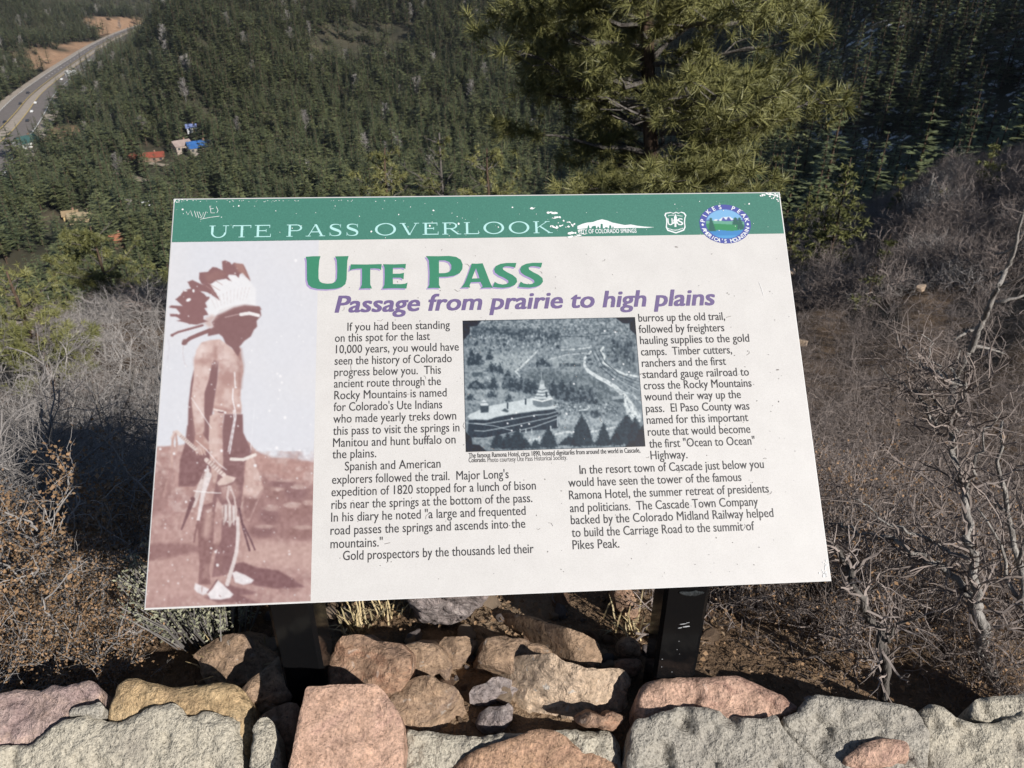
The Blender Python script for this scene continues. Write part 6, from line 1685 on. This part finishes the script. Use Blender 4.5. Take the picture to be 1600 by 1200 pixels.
# round mountain emblem
ctr = S(1133, 350); RX = (S(1173.5, 350)[0] - S(1092.5, 350)[0]) / 2; RY = (S(1133, 381)[1] - S(1133, 319.5)[1]) / 2
def paint_round(U, V, s, t):
    p = Paint(U, V); e = np.hypot((s - ctr[0]) / RX, (t - ctr[1]) / RY)
    p.fill((84, 92, 166))
    X, Y = (s - ctr[0]) / (RX * .74), (t - ctr[1]) / (RY * .74); ins = np.hypot(X, Y) < 1
    def zone(m, c): p.c[ins & m] = c
    zone(Y < 2, (132, 184, 226)); ridge = -.28 - .22 * np.exp(-((X - .12) / .35) ** 2) + .07 * np.sin(X * 17) * .5
    zone(Y > ridge, (92, 98, 164)); zone((Y > ridge) & (Y < ridge + .10 + .08 * np.sin(X * 23)) & (np.abs(X) < .6), (232, 236, 240))
    zone(Y > -.20 + .05 * X, (110, 170, 148)); zone(Y > .02 + .05 * np.sin(X * 2), (66, 144, 98)); zone(Y > .45 + .03 * np.sin(X * 5), (74, 140, 200)); zone(Y > .78, (88, 160, 214))
    for x0, h_ in ((-.72, .95), (.78, .85), (.56, .5)):
        zone((np.abs(X - x0) < .16 * np.clip((Y + .5) / h_, 0, 1) + .05 * np.abs(np.sin(Y * 22)) * (Y > -.45)) & (Y > -.45) & (Y < -.45 + h_), (58, 104, 96))
    return p.c
print_grid('round_emblem', [(1090, 317), (1176, 317), (1176, 384), (1090, 384)], paint_round, .0003, step=.0006, disc=lambda U, V: np.hypot((Sa(np.stack([U, V], 1))[:, 0] - ctr[0]) / RX, (Sa(np.stack([U, V], 1))[:, 1] - ctr[1]) / RY) < 1)
mb = MB()
def arc_text(txt, a0, a1, size, flip):
    for k, ch in enumerate(txt):
        if ch == ' ': continue
        an = R(a0 + (a1 - a0) * k / (len(txt) - 1)); V_, F_ = text_loops(ch, size); V_ = V_ - [(V_[:, 0].min() + V_[:, 0].max()) / 2, size * .34]
        rr = .87; cx, cy = ctr[0] + RX * rr * math.cos(an), ctr[1] - RY * rr * math.sin(an)
        ro = an - math.pi / 2 if not flip else an + math.pi / 2
        co_, si_ = math.cos(ro), math.sin(ro)
        for i, (dx, dy) in enumerate(((-.00022, 0), (.00022, 0), (0, .0002), (0, -.0002))):
            Xx = cx + dx + V_[:, 0] * co_ - V_[:, 1] * si_; Yy = cy + dy - (V_[:, 0] * si_ + V_[:, 1] * co_)
            mb.add(SWd(Xx, Yy, np.full(len(Xx), .0005 + i * .000012)), F_)
arc_text('PIKES PEAK', 168, 12, .0098, False); arc_text("AMERICA'S MOUNTAIN", 198, 342, .0084, True)
for sx in (-1, 1):
    cx = ctr[0] + sx * RX * .87; q = .0022
    mb.add(SWd(np.array([cx - q, cx, cx + q, cx]), np.array([ctr[1], ctr[1] - q, ctr[1], ctr[1] + q]) + .001, np.full(4, .0005)), [(0, 1, 2, 3)])
mb.build('emblem_lettering', I_white, panel)

# wear: white chips on the print, dark flecks, a scratched name, worn corners
r_ = np.random.default_rng(31)
def chip(mb, u, v, ra, rb, off, ang=0.0, n_=7):
    c_ = S(u, v); an = np.linspace(0, 2 * math.pi, n_, endpoint=False); q = r_.uniform(.6, 1.15, n_)
    x, y = np.cos(an) * ra * q, np.sin(an) * rb * q
    mb.add(SWd(c_[0] + x * math.cos(ang) - y * math.sin(ang), c_[1] + x * math.sin(ang) + y * math.cos(ang), np.full(n_, off)), [tuple(range(n_))])
mb = MB()
for _ in range(85):
    u = r_.uniform(275, 1215); v = r_.uniform(314, 372)
    q = r_.uniform(.0003, .0009) if r_.uniform() < .9 else r_.uniform(.001, .0019)
    chip(mb, u, v, q, q, .0007)
for _ in range(45): u = 275 + abs(r_.normal(0, 160)); chip(mb, min(u, 1210), 313 + abs(r_.normal(0, 1.5)), r_.uniform(.0003, .001), .0005, .0007)
for u, v, a_, b_ in ((831, 325.5, .006, .002), (858, 333, .006, .0018), (866, 334, .006, .0022), (872, 339, .007, .0022), (866, 341, .005, .0012), (862, 354, .003, .0025), (868, 356, .006, .002), (874, 353, .0035, .0022), (889, 348, .003, .002), (894, 352, .004, .003), (888, 354, .003, .002), (890, 365, .006, .002), (897, 364, .005, .0025), (905, 361, .006, .0012), (893, 371, .007, .0018), (903, 368, .007, .0015), (912, 366, .005, .001)):
    for _ in range(5): chip(mb, u + r_.normal(0, 2.0), v + r_.normal(0, .7), a_ * r_.uniform(.25, .6), b_ * r_.uniform(.35, .7), .00072 + _ * .00001, r_.normal(0, .2) - .08)
for k in range(46): u = 1180 + 38 * r_.uniform() ** .5; chip(mb, u, 303 + r_.uniform() ** 2 * (5 + (u - 1195) * .35 if u > 1195 else 5), r_.uniform(.0006, .002), r_.uniform(.0005, .0014), .0007 + k * 2e-6)
for k in range(20): chip(mb, 272 + 14 * r_.uniform() ** 2, 312 + r_.uniform() * 5, r_.uniform(.0004, .0014), .0007, .0007)
for k in range(30): chip(mb, 1292 - abs(r_.normal(0, 4)), 902 - abs(r_.normal(0, 10)), r_.uniform(.0005, .0016), .0012, .0007)
def scratch(mb, pts, w, off=.0007):
    q = np.array([S(*p) for p in pts]); t_ = np.gradient(q, axis=0); t_ /= np.linalg.norm(t_, axis=1, keepdims=True) + 1e-9; nn = np.stack([-t_[:, 1], t_[:, 0]], 1) * w / 2
    P = np.concatenate([q + nn, q - nn]); k = len(q)
    mb.add(SWd(P[:, 0], P[:, 1], np.full(len(P), off)), [(i, i + 1, k + i + 1, k + i) for i in range(k - 1)])
for L in ([(291, 331), (294, 336), (298, 329), (301, 338)], [(304, 330), (307, 340)], [(308, 331), (311, 341)], [(311, 331), (316, 341), (318, 332)], [(318, 342), (322, 331), (325, 333)], [(313, 343), (328, 340), (343, 338)], [(328, 322), (330, 333), (336, 333)], [(329, 327), (334, 326)], [(338, 323), (341, 329), (339, 333)]):
    scratch(mb, L, .0006, .0007)
for L in ([(1421, 467)],): pass
scratch(mb, [(1186, 441), (1190, 452), (1193, 462)], .0005)
mb.build('worn_chips', ink('chipped_white', (0.74, 0.74, 0.73), .7), panel)
mb = MB()
for _ in range(260):
    u = r_.uniform(500, 1285); v = r_.uniform(385, 930)
    P_ = S(u, v)
    if not (.25 < P_[0] < SW - .01 and tb + .01 < P_[1] < SHt - .01): continue
    q = r_.uniform(.0003, .0007)
    chip(mb, u, v, q * r_.uniform(.8, 2.4), q, .0006, r_.uniform(0, 3.1))
for _ in range(34):
    u = r_.uniform(500, 1285); v = r_.uniform(385, 930); P_ = S(u, v)
    if not (.25 < P_[0] < SW - .02 and tb + .01 < P_[1] < SHt - .02): continue
    an = r_.uniform(0, 6.28); L_ = r_.uniform(4, 11); scratch(mb, [(u, v), (u + L_ * .5 * math.cos(an), v + L_ * .5 * math.sin(an)), (u + L_ * math.cos(an + .5), v + L_ * math.sin(an + .5))], .0005, .0006)
for L in ([(548, 568), (549, 580)], [(627, 617), (640, 616)], [(601, 850), (610, 848)], [(1135, 496), (1142, 494)]): scratch(mb, L, .0007, .0006)
chip(mb, 1215, 578, .0022, .0012, .0006); chip(mb, 1057, 386, .003, .0008, .0006, .2)
mb.build('dark_flecks', ink('grime_fleck', (0.20, 0.18, 0.17), .8), panel)

# posts: square steel tube, gloss black, cut to the tilt of the panel
n = NT('post_black'); n.color((0.006, 0.006, 0.0065)).rough(.12, .16)
n.bump(n.noise(160, 2, .5), .04, .001); post_mat = n.m
def post(x0, w, y0, dp):
    mb = MB(); c = .006; o = SIGN_O
    prof_ = [(x0 + c, y0), (x0 + w - c, y0), (x0 + w, y0 + c), (x0 + w, y0 + dp - c), (x0 + w - c, y0 + dp), (x0 + c, y0 + dp), (x0, y0 + dp - c), (x0, y0 + c)]
    def topz(x, y):      # underside of the panel
        p = TL - en * (th_ + .004); return p[2] - (en[0] * (x - p[0]) + en[1] * (y - p[1])) / en[2]
    lo = [(x, y, -.55) for x, y in prof_]; hi = [(x, y, topz(x, y)) for x, y in prof_]
    V = np.array(lo + hi) - o
    mb.add(V, [(i, (i + 1) % 8, 8 + (i + 1) % 8, 8 + i) for i in range(8)] + [tuple(range(7, -1, -1)), tuple(range(8, 16))])
    return mb.build('post', post_mat, sign)
post(-.381, .070, .85, .070)
pr = post(.234, .070, .85, .070)
# bracket plate under the panel joining both posts
mb = MB()
for sx in (-.346, .269):
    s_ = (np.array([sx, .885, 0]) - TL) @ ex
    a = SWd(np.array([s_ - .07, s_ + .07, s_ + .07, s_ - .07]), np.array([.08, .08, SHt - .08, SHt - .08]), np.full(4, -th_ - .0005)); b = SWd(np.array([s_ - .07, s_ + .07, s_ + .07, s_ - .07]), np.array([.08, .08, SHt - .08, SHt - .08]), np.full(4, -th_ - .0035))
    mb.add(np.concatenate([a, b]), [(0, 1, 2, 3), (7, 6, 5, 4), (0, 4, 5, 1), (1, 5, 6, 2), (2, 6, 7, 3), (3, 7, 4, 0)])
mb.build('mounting_plate', post_mat, sign)
# grey sealant smear and scuffs on the right post
mb = MB(); q = pebble_mesh(88); V = np.concatenate(q.v)
ctr_ = on_line(1081, 926, 1.0); d_ = ray(1081, 926); t_ = .8495 / d_[1]; c_ = np.array([0, 0, CAM_H]) + d_ * t_
V = V * [.024, .004, .012]; V[:, 0] += fbm(V, 90, 3, 3) * .006; V[:, 2] += fbm(V, 90, 3, 4) * .004
mb.add(V + c_ - SIGN_O, q.f[0][1])
mb.build('sealant_smear', mat_rock('sealant', (.025, .028, .03), (.045, .048, .05), (.02, .021, .022), grain=300, bump=1.0, wp=.02), pr, smooth=True)
mb = MB()
for u, v, a_, b_ in ((1068, 975, .006, .0010), (1072, 979, .008, .0014), (1063, 981, .004, .0012), (1075, 973, .003, .0008), (1061, 1002, .001, .0008), (1058, 1015, .0006, .001), (1035, 1030, .0012, .0008), (1034, 1042, .0008, .0008), (1050, 1050, .0007, .0012), (1062, 1022, .0006, .0006)):
    d_ = ray(u, v); t_ = .8493 / d_[1]; c_ = np.array([0, 0, CAM_H]) + d_ * t_ - SIGN_O; an = np.linspace(0, 6.283, 8, endpoint=False); rr = r_.uniform(.6, 1.1, 8)
    mb.add(np.stack([c_[0] + np.cos(an) * a_ * rr, np.full(8, c_[1]), c_[2] + np.sin(an) * b_ * rr + np.cos(an) * a_ * .18], 1), [tuple(range(8))])
mb.build('scuff_marks', mat_plain('scuff', (.42, .43, .44), .7), pr)
# ---------------------------------------------------------------- houses in the valley, cars on the highway
HM = {}
def hmat(c, nm):
    k = tuple(c) + (nm,)
    if k not in HM: HM[k] = mat_plain(nm, c, .7, .2, .15, .6)
    return HM[k]
for (px, wd, dp, hh, rs_, turn, wc, rc, lb_) in HOUSES:
    g = ground_at(*px, rmin=180); z = float(H(g[0:1], g[1:2])[0])
    face = math.atan2(g[0], g[1])
    root = empty('house', (g[0], g[1], z), -face + R(turn)); tag(root, lb_, 'house')
    a = MB(); a.box((0, 0, hh / 2 - 1.5), (wd, dp, hh + 3))
    a.add([(-wd / 2, -dp / 2, hh), (-wd / 2, dp / 2, hh), (-wd / 2, 0, hh + rs_), (wd / 2, -dp / 2, hh), (wd / 2, dp / 2, hh), (wd / 2, 0, hh + rs_)], [(0, 2, 1), (3, 4, 5)])
    a.build('wall', hmat(wc, 'house_wall'), root)
    b = MB(); ov = .6; k = rs_ / (dp / 2); t_ = .18
    for s in (-1, 1):
        y0, y1 = 0, s * (dp / 2 + ov); z0, z1 = hh + rs_ + .06, hh - ov * k + .06
        v = [(-wd / 2 - ov, y0, z0), (wd / 2 + ov, y0, z0), (wd / 2 + ov, y1, z1), (-wd / 2 - ov, y1, z1)]
        v += [(x, y, q + t_) for x, y, q in v]
        b.add(v, [(0, 1, 2, 3), (7, 6, 5, 4), (0, 4, 5, 1), (1, 5, 6, 2), (2, 6, 7, 3), (3, 7, 4, 0)])
    ro = b.build('roof', hmat(rc, 'house_roof'), root)
    c = MB(); c.box((wd * .25, .8, hh + rs_ + .3), (.7, .7, 1.4)); c.build('chimney', hmat((.30, .17, .12), 'chimney_brick'), ro)
    nwin = max(2, int(wd / 3))
    for q in range(nwin):
        x = -wd / 2 + (q + .5) * wd / nwin
        if q == nwin // 2:
            d_ = MB(); d_.box((x, -dp / 2 - .04, 1.05), (1.0, .1, 2.1)); d_.build('door', hmat((.12, .07, .045), 'house_door'), root)
        else:
            w_ = MB(); w_.box((x, -dp / 2 - .03, hh * .55), (1.3, .1, 1.1)); w_.build('window', hmat((.03, .035, .045), 'window_glass'), root)

def car_proto():
    root = empty('parked_car', (0, 0, 0))
    sx = np.array([-2.25, -2.2, -1.5, -.9, .5, 1.25, 2.1, 2.25]); zb = np.full(8, .35); zt = np.array([.75, .95, 1.0, 1.45, 1.45, .98, .85, .6]); wy = np.array([.75, .85, .88, .7, .7, .88, .82, .7])
    b = MB(); V = []
    for x, a_, c_, w_ in zip(sx, zb, zt, wy): V += [(x, -.88, a_), (x, -.9, min(c_, .9)), (x, -w_, c_), (x, w_, c_), (x, .9, min(c_, .9)), (x, .88, a_)]
    F = [(i * 6 + j, i * 6 + (j + 1) % 6, i * 6 + 6 + (j + 1) % 6, i * 6 + 6 + j) for i in range(7) for j in range(6)] + [tuple(range(6))[::-1], tuple(42 + k for k in range(6))]
    b.add(V, F); bo = b.build('body', car_paint, root)
    w = MB(); w.box((-.2, 0, 1.18), (1.6, 1.66, .3)); w.build('window', hmat((.02, .022, .028), 'car_glass'), root)
    for x in (-1.4, 1.4):
        for y in (-.85, .85):
            q = MB(); q.tube(np.array([(x, y - .1, .33), (x, y + .1, .33)]), .33, 12); q.build('wheel', hmat((.02, .02, .02), 'tyre'), root)
    return root
def paint(nm, c):
    n = NT(nm); n.color(c).rough(.35, .5); return n.m
car_paint, car_dark = paint('car_paint_pale', (.62, .62, .61)), paint('car_paint_dark', (.03, .033, .042))
dark_body = None
cproto = None
def on_road(u, v):
    d = ray(u, v); h = math.hypot(d[0], d[1]); best = None
    t_ = np.gradient(hw[:, :2], axis=0); t_ /= np.linalg.norm(t_, axis=1, keepdims=True)
    rs_ = np.linspace(400, 1700, 3000); X = np.stack([d[0] / h * rs_, d[1] / h * rs_], 1); Z = CAM_H + d[2] / h * rs_
    i = int(np.argmin(np.abs(Z - np.interp(rs_, np.hypot(hw[:, 0], hw[:, 1]), hw[:, 2])))); p = X[i]
    dd = np.linalg.norm(hw[:, :2] - p, axis=1); k = int(np.argmin(dd)); nn = np.array([t_[k][1], -t_[k][0]]); lat = float((p - hw[k, :2]) @ nn); lat = float(np.clip(abs(lat), 5, 12.5)) * (1 if lat > 0 else -1)
    q = hw[k, :2] + nn * lat; return (q[0], q[1], hw[k, 2] + .36), math.atan2(t_[k][1], t_[k][0])
CARS = [(18, 193, 'dark car low on the near highway bend'), (46, 145, 'dark car on the left carriageway of the highway bend'), (41, 163, 'dark car just below another one on the left carriageway'), (52, 163, 'pale car side by side with the dark one in mid bend'), (50, 177, 'pale car on the right carriageway in mid bend'), (44, 190, 'dark car leading the right carriageway towards the bend'), (98, 125, 'white car near the small whitish shop on the highway'), (142, 96, 'white car far up the highway under the second orange cut'), (112, 110, 'dark car between the two white cars up the highway')]
for i, (u, v, lb_) in enumerate(CARS):
    p, rz = on_road(u, v)
    if cproto is None: cproto = car_proto(); pale_body = [c for c in cproto.children if c.name.startswith('body')][0].data; o = cproto; o.location = p; o.rotation_euler = (0, 0, rz)
    else: o = copy_tree(cproto, p, rz)
    if lb_.startswith('dark'):
        bd = [c for c in o.children if c.name.startswith('body')][0]
        if dark_body is None:
            dark_body = bd.data.copy(); dark_body.materials[0] = car_dark
        if True: bd.data = dark_body
    elif dark_body is not None:
        bd = [c for c in o.children if c.name.startswith('body')][0]; bd.data = pale_body
    o.name = 'car'; tag(o, lb_, 'car', 'cars on the valley highway')
# ---------------------------------------------------------------- the thin winter air over the valley
mb = MB(); mb.box((0, 0, 32), (19000, 19000, 330))
n = NT('haze'); n.t.nodes.remove(n.b)
pv = n.n('ShaderNodeVolumePrincipled'); pv.inputs['Density'].default_value = 0.00005; pv.inputs['Color'].default_value = (0.80, 0.88, 1.0, 1); pv.inputs['Anisotropy'].default_value = 0.1
n.l(pv.outputs[0], n.t.nodes['Material Output'].inputs['Volume'])
tag(mb.build('haze', n.m), 'thin pale blue haze over the valley', 'haze', kind='stuff')
